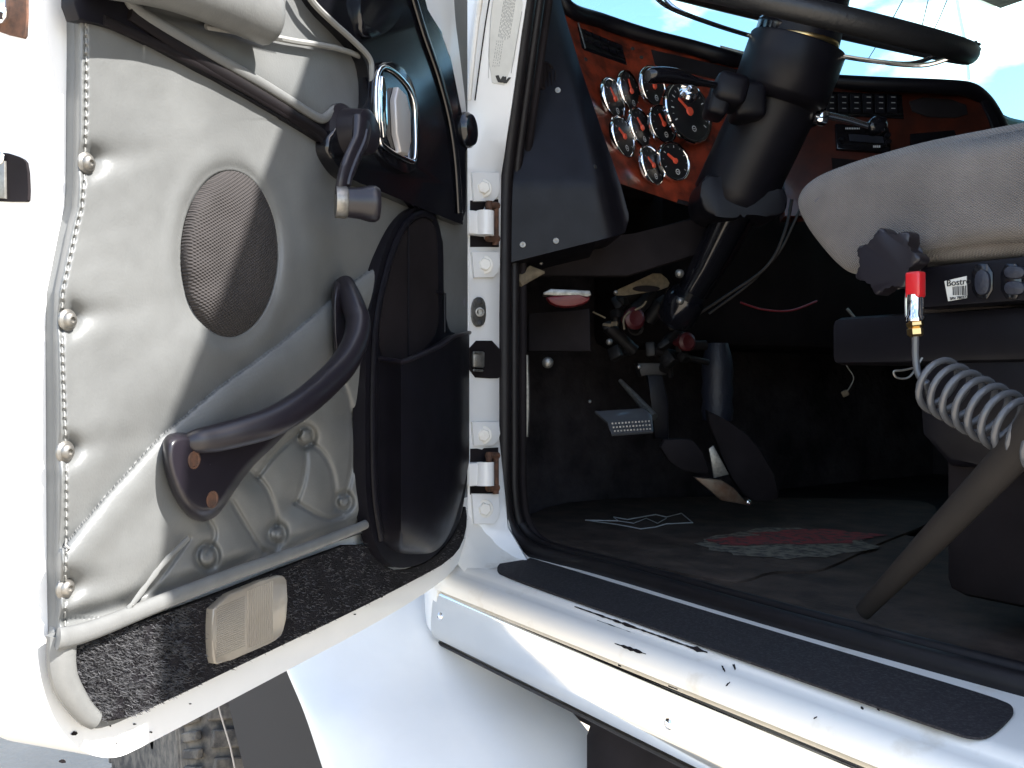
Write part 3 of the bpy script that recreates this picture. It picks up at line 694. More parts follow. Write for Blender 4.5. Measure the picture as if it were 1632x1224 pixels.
# --- pull handle
path_ = [(549, 452, .014, .0135), (556, 470, .026, .0155), (566, 495, .040, .0165), (571, 515, .047, .0170), (566, 545, .052, .0175), (548, 580, .055, .018), (515, 615, .056, .018), (475, 648, .056, .0178), (430, 674, .050, .0175), (385, 688, .040, .0165), (345, 698, .030, .0155), (315, 703, .023, .0135), (300, 706, .017, .010), (295, 708, .012, .007), (290, 710, .008, .004)]
c_ = spline([DP(x, y, o) for x, y, o, q in path_], 6); rd = []
for i in range(len(path_) - 1):
    for k in range(6): rd.append((path_[i][3] + (path_[i + 1][3] - path_[i][3]) * k / 6) * .78)
rd.append(path_[-1][3] * .78)
m = MB(); m.tube(c_, rd, 18); ph = m.build('pull_handle', 'handleblack', door)
def dome(poly, cx, cy, of, inset):
    po = chaikin(poly, 2); rows = []
    for k in range(9):
        fi = math.pi / 2 * k / 8; sc_ = 1 - inset * (1 - math.cos(fi)); rows.append([DP(cx + (x - cx) * sc_, cy + (y - cy) * sc_, of * math.sin(fi)) for x, y in po + [po[0]]])
    for sc_ in (.6, .3, .02): rows.append([DP(cx + (x - cx) * sc_ * (1 - inset), cy + (y - cy) * sc_ * (1 - inset), of + .0005 * (1 - sc_)) for x, y in po + [po[0]]])
    m = MB(); m.grid(rows); bmesh.ops.remove_doubles(m.bm, verts=m.bm.verts, dist=1e-6); return m
dome([(257, 716), (260, 698), (275, 688), (310, 690), (385, 684), (440, 664), (478, 645), (472, 672), (440, 708), (400, 745), (374, 782), (354, 814), (336, 830), (312, 832), (290, 815), (270, 780), (258, 740)], 335, 740, .024, .26).build('handle_base', 'handleblack', ph, ang=180)
dome([(528, 450), (545, 441), (562, 448), (580, 500), (582, 540), (562, 578), (545, 592), (533, 580), (528, 520)], 552, 515, .022, .3).build('handle_mount', 'handleblack', ph, ang=180)
m = MB()
for x, y in ((309, 733), (338, 796)): m.lathe(DP(x, y, .0243), N, [(.0075, 0), (.0075, .0008), (.006, .0008), (.0055, .0002), (0, .0002)], 18)
m.build('screw_hole', 'rust', ph)

# --- lower carpet and courtesy lens
cp = [(122, 1026), (200, 1000), (340, 950), (460, 902), (580, 858), (600, 900), (640, 912), (690, 893), (726, 855), (742, 800), (746, 830), (738, 868), (718, 893), (660, 925), (560, 976), (400, 1052), (300, 1100), (215, 1140), (172, 1152), (150, 1142), (132, 1115), (120, 1075)]
m = MB(); m.slab([DP(x, y, -.0035) for x, y in chaikin(cp, 1)], N, .006, .002); cpo = m.build('lower_carpet', 'carpet', door)
m = MB(); random.seed(5)
def inside(px, py, poly):
    c = False; j = len(poly) - 1
    for i in range(len(poly)):
        xi, yi = poly[i]; xj, yj = poly[j]
        if (yi > py) != (yj > py) and px < (xj - xi) * (py - yi) / (yj - yi) + xi: c = not c
        j = i
    return c
n_ = 0
while n_ < 9000:
    x = random.uniform(118, 746) if random.random() < .5 else random.uniform(118, 300); y = random.uniform(800, 1155)
    if not inside(x, y, cp): continue
    if noise.noise(V((x * .045, y * .045, 2))) < random.uniform(-.55, .25): continue
    n_ += 1; p = DP(x, y, -.0035); t_ = V((random.uniform(-1, 1), random.uniform(-1, 1), random.uniform(-1, 1))) * .0022 + N * .0035; s_ = V((random.uniform(-1, 1), random.uniform(-1, 1), random.uniform(-1, 1))).normalized() * .0005
    m.face([p - s_, p + s_, p + t_])
m.build('carpet_pile', 'pile', cpo)
lp = chaikin([(341, 958), (440, 916), (457, 918), (459, 940), (455, 1000), (447, 1018), (420, 1030), (350, 1060), (341, 1057), (338, 1010)], 1)
m = MB(); m.slab([DP(x, y, .004) for x, y in lp], N, .010, .002, 3)
for k in range(14):
    x = 395 + 3.0 * k; m.tube([DP(x, 941 - (x - 395) * .40, .0042), DP(x + .5, 1034 - (x - 395) * .42, .0042)], .0007, 6)
for k in range(24):
    y = 970 + k * 3.4; m.tube([DP(345, y, .0041), DP(390, y - 19, .0041)], .0004, 5)
m.build('courtesy_lens', 'lens', door)
# mirror outside the door, in the gap
m = MB(); m.slab([P(x, y, 1.95) for x, y in chaikin([(700, -90), (770, -90), (762, 60), (744, 190), (728, 190), (722, 60)], 1)], -d, .05, .01); m.build('side_mirror', 'gloss', T)
# ------------------------------------------------------------------ dash, driver's end
def plane3(p, a, b):
    n = a.cross(b).normalized(); return p, n
pA1 = P(985, 290, 1.50); pA0 = P(900, 20, 1.62); lean = (pA0 - pA1).normalized(); hA = V((-.25, .968, 0)); nA = lean.cross(hA).normalized()
if nA.dot(CAM - pA1) < 0: nA = -nA
pB1 = PL(1015, 200, pA1, nA); hB = V((.38, .925, 0)).normalized(); nB = lean.cross(hB).normalized()
if nB.dot(CAM - pB1) < 0: nB = -nB
def tplane(px, py, p0, n): k = ray(px, py); return (p0 - CAM).dot(n) / k.dot(n)
def tdash(px, py):
    a = tplane(px, py, pA1, nA); b = tplane(px, py, pB1, nB); k = 40.
    if a <= 0 or a > 5: return b
    m0 = min(a, b); return m0 - math.log(math.exp(-k * (a - m0)) + math.exp(-k * (b - m0))) / k
def GP(px, py, o=0.): 
    p = P(px, py, tdash(px, py)); 
    if o: p = p + nrm(px, py) * o
    return p
def nrm(px, py):
    a = GP(px + 3, py) - GP(px - 3, py); b = GP(px, py + 3) - GP(px, py - 3); n = a.cross(b).normalized()
    return n if n.dot(CAM - GP(px, py)) > 0 else -n
def strip_rows(left, right, n, m_, fn):
    rows = []
    for j in range(n + 1):
        q = j / n; lx, ly = left(q); rx, ry = right(q)
        rows.append([fn(lx + (rx - lx) * i / m_, ly + (ry - ly) * i / m_) for i in range(m_ + 1)])
    return rows
def pl_at(pts):
    L = [0]
    for a, b in zip(pts, pts[1:]): L.append(L[-1] + math.hypot(b[0] - a[0], b[1] - a[1]))
    def f(q):
        s_ = q * L[-1]
        for i in range(len(pts) - 1):
            if s_ <= L[i + 1] + 1e-9:
                k = (s_ - L[i]) / (L[i + 1] - L[i]); return (pts[i][0] + (pts[i + 1][0] - pts[i][0]) * k, pts[i][1] + (pts[i + 1][1] - pts[i][1]) * k)
        return pts[-1]
    return f
wl_ = [(893, 14), (921, 105), (954, 202), (981, 290)]; wr_ = [(1250, 110), (1240, 180), (1190, 260), (1118, 336)]
rows = strip_rows(pl_at(wl_), pl_at(wr_), 30, 40, GP)
# padded top edge of the dash, from pillar round to the centre stack
def hood_pt(px, py, t): return P(px, py, t)
top = [(880, -40, 1.63), (905, 5, 1.63), (960, 25, 1.66), (1030, 48, 1.72), (1100, 66, 1.79), (1170, 86, 1.84), (1240, 105, 1.86), (1310, 119, 1.83), (1400, 125, 1.80), (1500, 129, 1.79), (1545, 134, 1.80), (1568, 150, 1.82), (1585, 175, 1.84), (1600, 205, 1.86)]
top = [(x, y, (tdash(x, y + 9) - .014) if x < 1180 else t_) for x, y, t_ in top]
tp3 = spline([P(x, y + 9, t_) for x, y, t_ in top], 6)
m = MB(); m.tube(tp3, .0145, 14)
rws = [tp3, [p + up * .006 + (V((-.9, .25, 0))) * .02 for p in tp3], [p + V((-.9, .25, 0)).normalized() * .35 - up * .02 for p in tp3]]
rws[0] = [p + up * .012 for p in tp3]
rws[2] = [p + V((-.9, .25, 0)).normalized() * .30 + up * .012 for p in tp3]
m.grid(rws); dash = m.build('dashboard', 'black', T, ang=60)
m = MB(); m.grid(rows); m.build('wood_panel', 'wood', dash, ang=60)
# dash side: black moulding between seal and wood panel
def tside(px, py):
    return 1.50 + .12 * (1 - min(1, max(-.3, py / 290.))) - .040 * math.exp(-((px - (918 + py * .235)) / 22.) ** 2) - .012
sl0 = [(838, -60), (826, 60), (812, 180), (806, 300), (806, 420)]; sr0 = [(878, -60), (899, 20), (926, 110), (958, 205), (988, 290), (1003, 345), (996, 372), (950, 384)]
rows = strip_rows(pl_at(sl0), pl_at(sr0), 50, 40, lambda x, y: P(x, y, tside(x, y)))
rows = [r_ + [r_[-1] + d * .14 - r * .012] for r_ in rows]; rows.append([p + d * .12 - up * .01 for p in rows[-1]])
m = MB(); m.grid(rows); sm = m.build('side_moulding', 'black', dash, ang=60)
for x, y in ((889, 144), (886, 384), (833, 390)):
    m = MB(); m.lathe(P(x, y, tside(x, y) - .001), -d, [(.0052, 0), (.0048, .0018), (.002, .0022), (0, .001)], 16); m.build('moulding_screw', 'zinc', dash)
m = MB(); c = P(868, 122, tside(868, 122) - .002); vx = (r * .9 + d * .2).normalized()
m.lathe(c, (-d + r * .9).normalized(), [(.026, 0), (.026, .004), (.022, .006), (.021, .002), (0, .002)], 32)
for k in range(-3, 4): m.tube([c + r * .006 * k - d * .005 - up * math.sqrt(.02 ** 2 - (.006 * k) ** 2), c + r * .006 * k - d * .005 + up * math.sqrt(.02 ** 2 - (.006 * k) ** 2)], .001, 6)
m.build('air_vent', 'matte', dash)
# apron filling between the padded edge and wood panel
# dark lamp strip and switch block let into the wood
def gquad(pts, o, th, bev, name, mt, parent=dash):
    m = MB(); (ax_, ay_), (bx_, by_), (cx_, cy_), (dx_, dy_) = pts; rows = []
    for j in range(9):
        v_ = j / 8; row = []
        for i in range(17):
            u_ = i / 16; x = (ax_ * (1 - u_) + bx_ * u_) * (1 - v_) + (dx_ * (1 - u_) + cx_ * u_) * v_; y = (ay_ * (1 - u_) + by_ * u_) * (1 - v_) + (dy_ * (1 - u_) + cy_ * u_) * v_
            row.append(GP(x, y, o if 0 < i < 16 and 0 < j < 8 else -.003))
        rows.append(row)
    m.grid(rows); return m.build(name, mt, parent, ang=30)
g1 = gquad([(918, 40), (993, 72), (1002, 107), (926, 80)], .004, .006, .001, 'warning_lamps', 'gloss')
m = MB()
for i in range(5):
    for j in range(2):
        x = 933 + 13 * i + 2 * j; y = 56 + 5.6 * i + 13 * j; n = nrm(x, y); m.slab([GP(a, b, .0052) for a, b in ((x - 5, y - 6), (x + 5, y - 2), (x + 6, y + 4), (x - 4, y))], n, .001)
m.build('lamp_window', 'black', g1)
m = MB(); m.tube([GP(918, 40, .006), GP(929, 80, .006)], .0014, 6); m.build('lamp_bezel', 'zinc', g1)
gquad([(1032, 76), (1190, 112), (1190, 140), (1040, 106)], .003, .006, .001, 'switch_strip', 'matte')
for x, y in ((933, 95), (1008, 78), (948, 266), (1022, 92)):
    m = MB(); m.lathe(GP(x, y, .0005), nrm(x, y), [(.004, 0), (.0035, .0015), (0, .002)], 12); m.build('panel_screw', 'ink', dash)
m = MB(); m.slab([GP(x, y, .0015) for x, y in ((1080, 318), (1114, 326), (1112, 332), (1078, 324))], nB, .001); m.build('panel_lettering', 'matte', dash)

# --- gauges
def gauge(px, py, maj, minr, tilt, R_, name='gauge'):
    big = maj > 50
    """minor-axis direction and aspect in the picture give the real tilt of each round dial"""
    k = ray(px, py); v = k.normalized(); rr_ = (r - v * v.dot(r)).normalized(); uu = v.cross(rr_) * -1
    if uu.z < 0: uu = -uu
    t_ = math.radians(tilt); wv = rr_ * math.cos(t_) + uu * math.sin(t_); A = .90 * minr / maj
    n = (-v * A + wv * math.sqrt(1 - A * A)).normalized(); tt = tdash(px, py) - (.045 if big else .022); c = P(px, py, tt); R_ = .95 * maj / f_px * tt
    X = up.cross(n).normalized(); Y = n.cross(X)
    m = MB(); m.lathe(c - n * .006, n, [(R_ * 1.0, 0), (R_ * 1.0, .006), (R_ * .97, .0078), (R_ * .93, .0080), (R_ * .89, .0070), (R_ * .875, .0055)], 40, capend=False); gz = m.build(name, 'chrome', T)
    m = MB(); m.lathe(c - n * .004, n, [(R_ * .97, 0), (R_ * .89, .004), (R_ * .5, .0041), (0, .0041)], 32); gz2 = m.build('dial', 'dial', gz)
    return c, n, X, Y, R_, gz
GA = [(979, 158, 38, 17, 20), (1005, 146, 37, 16.5, 19), (1042, 138, 36, 21, 20), (994, 218, 37, 18, 20), (1022, 204, 36, 17, 20), (1057, 198, 34, 22, 24), (1098, 178, 56, 37, 28), (1040, 264, 35, 17, 20), (1075, 257, 35, 26, 26)]
for gi, (px, py, maj, mn, tl) in enumerate(GA):
    c, n, X, Y, R_, gz = gauge(px, py, maj, mn, tl, 0)
    big = maj > 50; q = c + n * .0014
    m = MB()
    nt_ = 17 if big else 9
    for i in range(nt_):
        a = math.radians(-120 + 240 * i / (nt_ - 1)) ; dr = Y * math.cos(a) + X * math.sin(a); tg = n.cross(dr); r0, r1 = (.66, .78) if i % 2 == 0 else (.71, .78)
        w_ = R_ * (.035 if i % 2 == 0 else .02); m.face([q + dr * R_ * r0 - tg * w_ / 2, q + dr * R_ * r0 + tg * w_ / 2, q + dr * R_ * r1 + tg * w_ / 2, q + dr * R_ * r1 - tg * w_ / 2])
    # small symbol low on the dial
    s_ = q - Y * R_ * .52 + X * R_ * .12; rr_ = R_ * (.10 if big else .15)
    for a0, a1 in ((0, 1), (1, 2), (2, 3), (3, 4), (4, 5), (5, 6), (6, 7), (7, 8)):
        a0 *= math.pi / 4; a1 *= math.pi / 4; f1 = lambda a, k: s_ + (X * math.cos(a) + Y * math.sin(a)) * rr_ * k
        m.face([f1(a0, 1), f1(a1, 1), f1(a1, .7), f1(a0, .7)])
    m.face([s_ - X * rr_ * .5 - Y * rr_ * .12, s_ + X * rr_ * .5 - Y * rr_ * .12, s_ + X * rr_ * .5 + Y * rr_ * .12, s_ - X * rr_ * .5 + Y * rr_ * .12])
    m.build('dial_marks', 'mark', gz)
    a = math.radians([-40, -20, -50, -60, -45, -35, -55, -55, -60][gi]); dr = Y * math.cos(a) + X * math.sin(a); tg = n.cross(dr); z = n * .0016; m = MB()
    b0 = q + z - dr * R_ * .12; b1 = q + z + dr * R_ * .55; w0, w1 = (R_ * .06, R_ * .04) if big else (R_ * .10, R_ * .06)
    m.slab([b0 - tg * w0, b0 + tg * w0, b1 + tg * w1, b1 - tg * w1], n, .0008); m.lathe(q, n, [(R_ * .14, 0), (R_ * .12, .003), (0, .0032)], 16); m.build('needle', 'needle', gz)

# --- centre stack
nC = (-d * .97 - up * .1 + up * .32).normalized(); pC = P(1450, 200, 1.80)
def CP(px, py, o=0.): return PL(px, py, pC, nC) + nC * o
def cq(pts, o, th, bev, name, mt, it=0, parent=None):
    m = MB(); m.slab([CP(x, y, o) for x, y in (chaikin(pts, it) if it else pts)], nC, th, bev); return m.build(name, mt, parent or dash)
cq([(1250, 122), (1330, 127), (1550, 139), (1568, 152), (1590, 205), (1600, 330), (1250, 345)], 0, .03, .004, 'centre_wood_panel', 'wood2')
cq([(1545, 132), (1562, 140), (1590, 195), (1606, 250), (1598, 250), (1570, 180), (1555, 150)], .006, .03, .003, 'panel_edge_moulding', 'black')
sw = cq([(1310, 146), (1436, 152), (1440, 190), (1310, 184)], .003, .006, .001, 'switch_block', 'gloss')
m = MB(); 
for i in range(6):
    x = 1322 + 19.5 * i; m.slab([CP(a, b, .007) for a, b in ((x - 7, 152), (x + 8, 153), (x + 9, 182), (x - 6, 181))], nC, .005, .0015)
m.build('rocker_switch', 'black', sw)
m = MB()
for i in range(6):
    x = 1324 + 19.5 * i
    for yy in (157, 166, 175): m.face([CP(x - 3.5, yy, .0076), CP(x + 3, yy + .2, .0076), CP(x + 3, yy + 1.6, .0076), CP(x - 3.5, yy + 1.4, .0076)])
m.build('switch_marks', 'inkgrey', sw)
cq([(1446, 154), (1538, 160), (1544, 190), (1456, 186)], .003, .012, .003, 'dash_pocket', 'matte', 1)
cq([(1450, 214), (1520, 208), (1535, 240), (1530, 300), (1450, 300)], .003, .006, .002, 'lower_switches', 'gloss')
rd = cq([(1330, 200), (1414, 206), (1418, 246), (1332, 240)], .008, .02, .002, 'radio', 'gloss')
cq([(1350, 217), (1404, 221), (1406, 232), (1352, 228)], .0095, .002, 0, 'radio_display', 'bluegrey', parent=rd)
cq([(1325, 252), (1450, 262), (1450, 300), (1330, 300)], .003, .01, .002, 'lower_pocket', 'matte')
m = MB(); 
for x, y in ((1338, 227), (1411, 221), (1412, 231)): m.lathe(CP(x, y, .009), nC, [(.006, 0), (.005, .008), (0, .009)], 16)
m.build('radio_knob', 'black', rd)
m = MB()
for k in range(9): x = 1345 + k * 2.6; m.face([CP(x, 206.5 + k * .1, .0086), CP(x + 1.6, 206.6, .0086), CP(x + 1.6, 209.5, .0086), CP(x, 209.4, .0086)])
for k in range(4): x = 1389 + k * 3; m.face([CP(x, 235, .0086), CP(x + 2.2, 235.1, .0086), CP(x + 2.2, 238.5, .0086), CP(x, 238.4, .0086)])
m.build('radio_marks', 'mark', rd)
# far sill and pillar beyond the dash
m = MB(); m.tube([V((-.05, 2.04, 2.10)), V((.6, 2.04, 2.06)), V((1.1, 2.04, 2.04))], .028, 12); m.tube(spline([P(1562, 150, 2.0), P(1590, 188, 2.1), P(1632, 200, 2.3)], 4), .012, 8); m.build('far_sill', 'black', T)
m = MB(); m.box((-.40, 1.1, 1.86), .30, 1.85, .05, bev=.02); m.box((-.35, 1.3, 1.70), .25, 1.4, .35, bev=.03); m.build('dash_body', 'matte', T)
# papers lying on the dash
PP = MB(); pz_ = [P(1148, 72, 2.02), P(1194, 84, 2.06), P(1196, 104, 2.06), P(1150, 94, 2.02)]; PP.slab([p for p in pz_], -d, .004, .0005)
tag(PP.build('paper_stack', 'paper'), 'sheaf of pale papers standing on the dash top behind the steering column', 'papers')

# --- steering column, stalks, wheel
C0 = P(1270, 24, 1.40); C1 = P(1182, 300, 1.51); axc = (C0 - C1).normalized()
cc = lambda px, py, t_: P(px, py, t_)
m = MB(); a = P(1166, 318, 1.50); b = P(1250, 140, 1.44); dd = (b - a).normalized()
m.lathe(a, dd, [(.052, -.01), (.066, .0), (.066, .02), (.0655, (b - a).length + .0)], 40); colm = m.build('steering_column', 'black', T, ang=60)
m = MB(); a = P(1242, 152, 1.43); b = P(1273, 68, 1.41); dd = (b - a).normalized(); L_ = (b - a).length
m.lathe(a, dd, [(.060, -.012), (.0735, 0), (.076, .004), (.076, L_ - .004), (.0735, L_), (.05, L_ + .001)], 48)
m.build('column_shroud', 'black', colm, ang=50)
m = MB(); a = P(1273, 68, 1.41); b = P(1296, -30, 1.39); dd = (b - a).normalized(); L_ = (b - a).length
m.lathe(a, dd, [(.062, 0), (.060, L_)], 40); m.build('wheel_hub_cover', 'black', colm)
m = MB(); a = P(1272, 70, 1.405); m.lathe(a, dd, [(.060, 0), (.0615, .002), (.0615, .006), (.060, .008)], 40, capend=False); m.build('hub_ring', 'brass', colm)
# saddle under the column
m = MB(); m.slab([P(x, y, 1.44) for x, y in chaikin([(1118, 290), (1130, 275), (1160, 285), (1180, 305), (1235, 312), (1250, 292), (1258, 330), (1240, 348), (1190, 340), (1175, 348), (1135, 345), (1115, 325)], 2)], -d, .10, .012, 3); m.build('tilt_bracket', 'black', colm)
m = MB(); m.tube([P(1172, 330, 1.49), P(1128, 420, 1.56), P(1080, 500, 1.62)], [.032, .028, .024], 16); m.tube([P(1200, 335, 1.5), P(1165, 400, 1.58), P(1120, 470, 1.66)], .012, 10); m.lathe(P(1085, 490, 1.6), (P(1172, 330, 1.49) - P(1080, 500, 1.62)).normalized(), [(.03, -.03), (.036, -.02), (.036, .02), (.03, .03)], 20)
m.build('column_shaft', 'gloss', colm)
m = MB(); m.box(P(1135, 415, 1.56), .014, .02, .03, X=r, Y=d, bev=.003)
m.box(P(1160, 148, 1.37), .050, .07, .046, X=(r * .95 - up * .25), Y=d, bev=.012, seg=3); m.box(P(1190, 165, 1.40), .05, .06, .055, X=r, Y=d, bev=.01, seg=3)
m.box(P(1142, 168, 1.37), .032, .05, .040, X=(r * .95 - up * .25), Y=d, bev=.008, seg=3); m.build('turn_signal_body', 'black', colm)
m = MB(); c_ = spline([P(1150, 138, 1.35), P(1110, 130, 1.33), P(1085, 124, 1.32), P(1060, 120, 1.31), P(1032, 121, 1.30)], 5)
m.tube(c_, [.006] * 4 + [.007 + .0009 * k for k in range(8)] + [.0145] * (len(c_) - 14) + [.013, .010], 14, flat=(up, .8)); m.build('signal_stalk', 'gloss', colm)
m = MB(); m.lathe(P(1099, 146, 1.36), (-d + up * .4).normalized(), [(.013, -.01), (.015, 0), (.012, .005), (.006, .006), (.004, .012), (0, .013)], 20); m.tube([P(1086, 137, 1.36), P(1112, 147, 1.36)], .004, 8); m.build('chrome_knob', 'chrome', colm)
# trailer-brake lever: chrome
BL = MB(); BL.tube([P(1318, 184, 1.42), P(1350, 191, 1.42), P(1386, 202, 1.42)], [.006, .0055, .005], 10); BL.box(P(1310, 188, 1.42), .018, .02, .022, X=r * .9 - up * .3, Y=d, bev=.004); BL.lathe(P(1302, 187, 1.42), (r * .9 - up * .3).normalized(), [(.008, -.006), (.010, -.004), (.010, .004), (.008, .006)], 12)
bl = BL.build('brake_lever', 'chrome', colm)
m = MB(); m.slab([P(x, y, 1.41) for x, y in chaikin([(1384, 196), (1396, 182), (1408, 183), (1418, 195), (1416, 206), (1400, 213), (1388, 208)], 2)], -d, .02, .007, 3); m.build('lever_knob', 'gloss', bl)
m = MB(); m.tube([P(1306, 190, 1.43), P(1285, 200, 1.47), P(1262, 212, 1.47)], .008, 8); m.build('lever_mount', 'gloss', bl)
# steering wheel
RW = .256
vw = (C0 - CAM).normalized(); side = axc.cross(vw).normalized()
if side.dot(r) < 0: side = -side
fw = axc.cross(side).normalized()
pts_ = [C0 + (side * math.cos(2 * math.pi * k / 96) + fw * math.sin(2 * math.pi * k / 96)) * RW for k in range(96)]
m = MB(); m.tube(pts_, .0165, 16, closed=True); swl = m.build('steering_wheel', mat('wheel_rim', (.012, .012, .013), .42, bump=.3, bs=260), T)
m = MB()
near = -1 if (C0 + fw * RW - CAM).length > (C0 - fw * RW - CAM).length else 1
for a in (20, 160, 200, 340):
    a = math.radians(a); o_ = side * math.cos(a) + fw * math.sin(a)
    m.tube(spline([C0 + o_ * .05 - axc * .045, C0 + o_ * .13 - axc * .040, C0 + o_ * (RW - .05) - axc * .030, C0 + o_ * (RW - .01) - axc * .008], 6), .0035, 8)
m.build('spoke', 'chrome', swl)
m = MB(); m.lathe(C0 - axc * .05, axc, [(.05, 0), (.055, .01), (.055, .035), (.04, .05), (0, .052)], 32); m.build('horn_button', 'gloss', swl)
m = MB()
random.seed(4)
for k in range(26):     # torn grip tape at the near end of the rim
    a = random.uniform(-.12, .12); o_ = side * math.cos(a) + fw * math.sin(a); p = C0 + o_ * RW + o_ * random.uniform(.006, .014) + axc * random.uniform(.004, .018)
    m.box(p, random.uniform(.003, .009), random.uniform(.003, .007), random.uniform(.002, .006), X=V((random.random(), random.random(), random.random())), Y=V((random.random(), -random.random(), .3)))
m.build('torn_grip', 'rubber', swl)

# --- seat
def SP(px, py, y_=.20): return JY(px, py, y_)
yc = .20; cush = []
out_px = [(1281, 330), (1284, 312), (1296, 296), (1320, 280), (1370, 260), (1420, 244), (1500, 223), (1632, 196), (1760, 172), (1960, 150), (2060, 330), (2000, 420), (1800, 415), (1632, 412), (1500, 420), (1460, 428), (1400, 440), (1366, 438), (1340, 420), (1310, 385), (1290, 355)]
op = spline([V((x, y, 0)) for x, y in out_px], 4, closed=True)
cen = V((1640, 310, 0)); lay = []
for k, (sc_, yy) in enumerate([(.0, -.001), (.5, .0), (.80, .002), (.90, .006), (.96, .013), (.99, .024), (1.0, .04), (1.0, .10), (1.0, .3), (1.0, .46), (.98, .49), (.9, .50)]):
    row = []
    for p in op:
        bse = SP(p.x, p.y, .236); cb = SP(cen.x, cen.y, .236); q = cb + (bse - cb) * sc_
        edge = min(1, max(0, (1 - sc_)))
        if sc_ > .8 and yy < .05: q = bse + (cb - bse).normalized() * (.05 * (1 - sc_) / .2 )
        row.append(V((q.x, .20 + yy, q.z)))
    row.append(row[0]); lay.append(row)
m = MB(); m.grid(lay); bmesh.ops.remove_doubles(m.bm, verts=m.bm.verts, dist=1e-5); seat = m.build('driver_seat', 'seat', T, ang=180)
m = MB(); arc = [(1300, 322), (1322, 303), (1375, 273), (1440, 254), (1520, 238), (1640, 216), (1800, 196)]
m.tube(spline([JY(x, y, .201 + .004) for x, y in arc], 6), .0022, 8); m.build('seat_piping', 'seatside', seat)
kn = MB(); c = JY(1410, 416, .165); K = 0; rows_ = []
star = []
for i in range(84):
    a = 2 * math.pi * i / 84; R0 =   .0325 + .0058 * math.cos(7 * a + .4); star.append(c + V((math.cos(a) * R0 * 1.08, 0, math.sin(a) * R0)))
kn.slab(star, V((0, -1, 0)), .022, .005, 4, back=True); kn.tube([c + V((0, .02, 0)), c + V((0, .06, 0))], .014, 12); kn.build('adjuster_knob', 'handleblack', seat)
m = MB(); m.box(V((.81, .26, JY(1560, 450, .21).z)), .41, .10, .046, bev=.004); m.box(V((.78, .45, 1.50)), .62, .42, .06, bev=.01); base = m.build('seat_base', 'black', seat)
m = MB(); m.box(V((.85, .45, 1.35)), .50, .36, .30, bev=.02); m.build('seat_suspension', 'matte', seat)
lb = .21
def BP(px, py, o=.0015): return JY(px, py, lb - o)
m = MB(); m.slab([BP(x, y) for x, y in ((1505, 448), (1540, 440), (1541, 475), (1511, 480))], V((0, -1, 0)), .0012); lbl = m.build('seat_label', 'paper', seat)
m = MB(); random.seed(9); x = 1518
while x < 1538:
    w_ = random.choice((.7, .7, 1.3, 1.8)); m.face([BP(x, 457 - (x - 1518) * .1, .002), BP(x + w_, 457 - (x - 1518) * .1, .002), BP(x + w_ + .6, 470.5, .002), BP(x + .6, 470.5, .002)]); x += w_ + random.choice((.7, .8, 1.2))
m.build('barcode', 'ink', seat)
o0 = BP(1508.5, 456.5, .002); X_ = (BP(1538, 453, .002) - o0).normalized(); Y_ = (BP(1507, 447, .002) - o0); Y_ = (Y_ - X_ * Y_.dot(X_)).normalized()
text_mesh('label_text', 'Bostro', .0098, o0, X_, Y_, 'ink', seat); text_mesh('label_number', 'S/N 780272', .0042, BP(1514, 478, .002), X_, Y_, 'ink', seat)
m = MB()
for x0 in (1548, 1594):
    m.slab([BP(x, y, .002) for x, y in chaikin([(x0, 420), (x0 + 34, 420), (x0 + 34, 476), (x0, 476)], 1)], V((0, -1, 0)), .004, .001)
m.build('switch_frame', 'gloss', seat)
m = MB()
for (x0, y0, x1, y1) in ((1599, 424, 1632, 444), (1599, 448, 1632, 470), (1552, 430, 1576, 470)):
    m.slab([BP(x, y, .006) for x, y in chaikin([(x0, y0), (x1, y0), (x1, y1), (x0, y1)], 2)], V((0, -1, 0)), .006, .0018)
m.build('seat_switch', 'bluegrey', seat)
m = MB(); m.slab([JY(x, y, .25) for x, y in chaikin([(1455, 545), (1632, 540), (1900, 540), (1900, 740), (1632, 750), (1470, 742)], 1)], V((0, -1, 0)), .4, .01); m.build('seat_pedestal', 'black', seat)
m = MB(); m.slab([JY(x, y, .245) for x, y in ((1440, 486), (1900, 480), (1900, 552), (1480, 545))], V((0, -1, 0)), .3, .01); m.build('dirty_crossmember', mat('dirty_metal', (.022, .015, .012), .7, vs=9, c2=(.014, .011, .011)), seat)
# soft brown tether strap running down to the floor
m = MB(); m.tube([JY(1700, 600, .06), JY(1632, 705, .09), JY(1500, 845, .13), JY(1375, 975, .16)], [.017, .017, .015, .010], 16, flat=(V((0, 1, 0)), .6)); m.build('seat_tether', 'brown', seat)

# --- the air hose with its red-tipped blow gun
AH = empty('air_hose', JY(1470, 600, .13)); tag(AH, 'coiled grey air hose with brass nuts and red tipped nozzle hanging under the seat edge', 'air hose')
ya = .13
m = MB(); c_ = [JY(x, y, ya) for x, y in chaikin([(1459, 535), (1459, 575), (1464, 600), (1478, 612)], 2, False)]
axis0 = JY(1484, 607, ya + .01); axis1 = JY(1700, 725, ya - .03); hx = (axis1 - axis0); L_ = hx.length; hx.normalize(); p_ = hx.cross(V((0, 1, 0))).normalized(); q_ = hx.cross(p_)
NT = 10; coil = []
for k in range(int(NT * 26)):
    t_ = k / (NT * 26); a = 2 * math.pi * NT * t_ + math.pi * .9; coil.append(axis0 + hx * L_ * t_ + (p_ * math.cos(a) + q_ * math.sin(a)) * .0265)
m.tube(spline([*c_[:-1], coil[3]], 4)[:-1] + coil[3:], .0036, 10); m.build('coiled_tube', 'hose', AH)
m = MB()
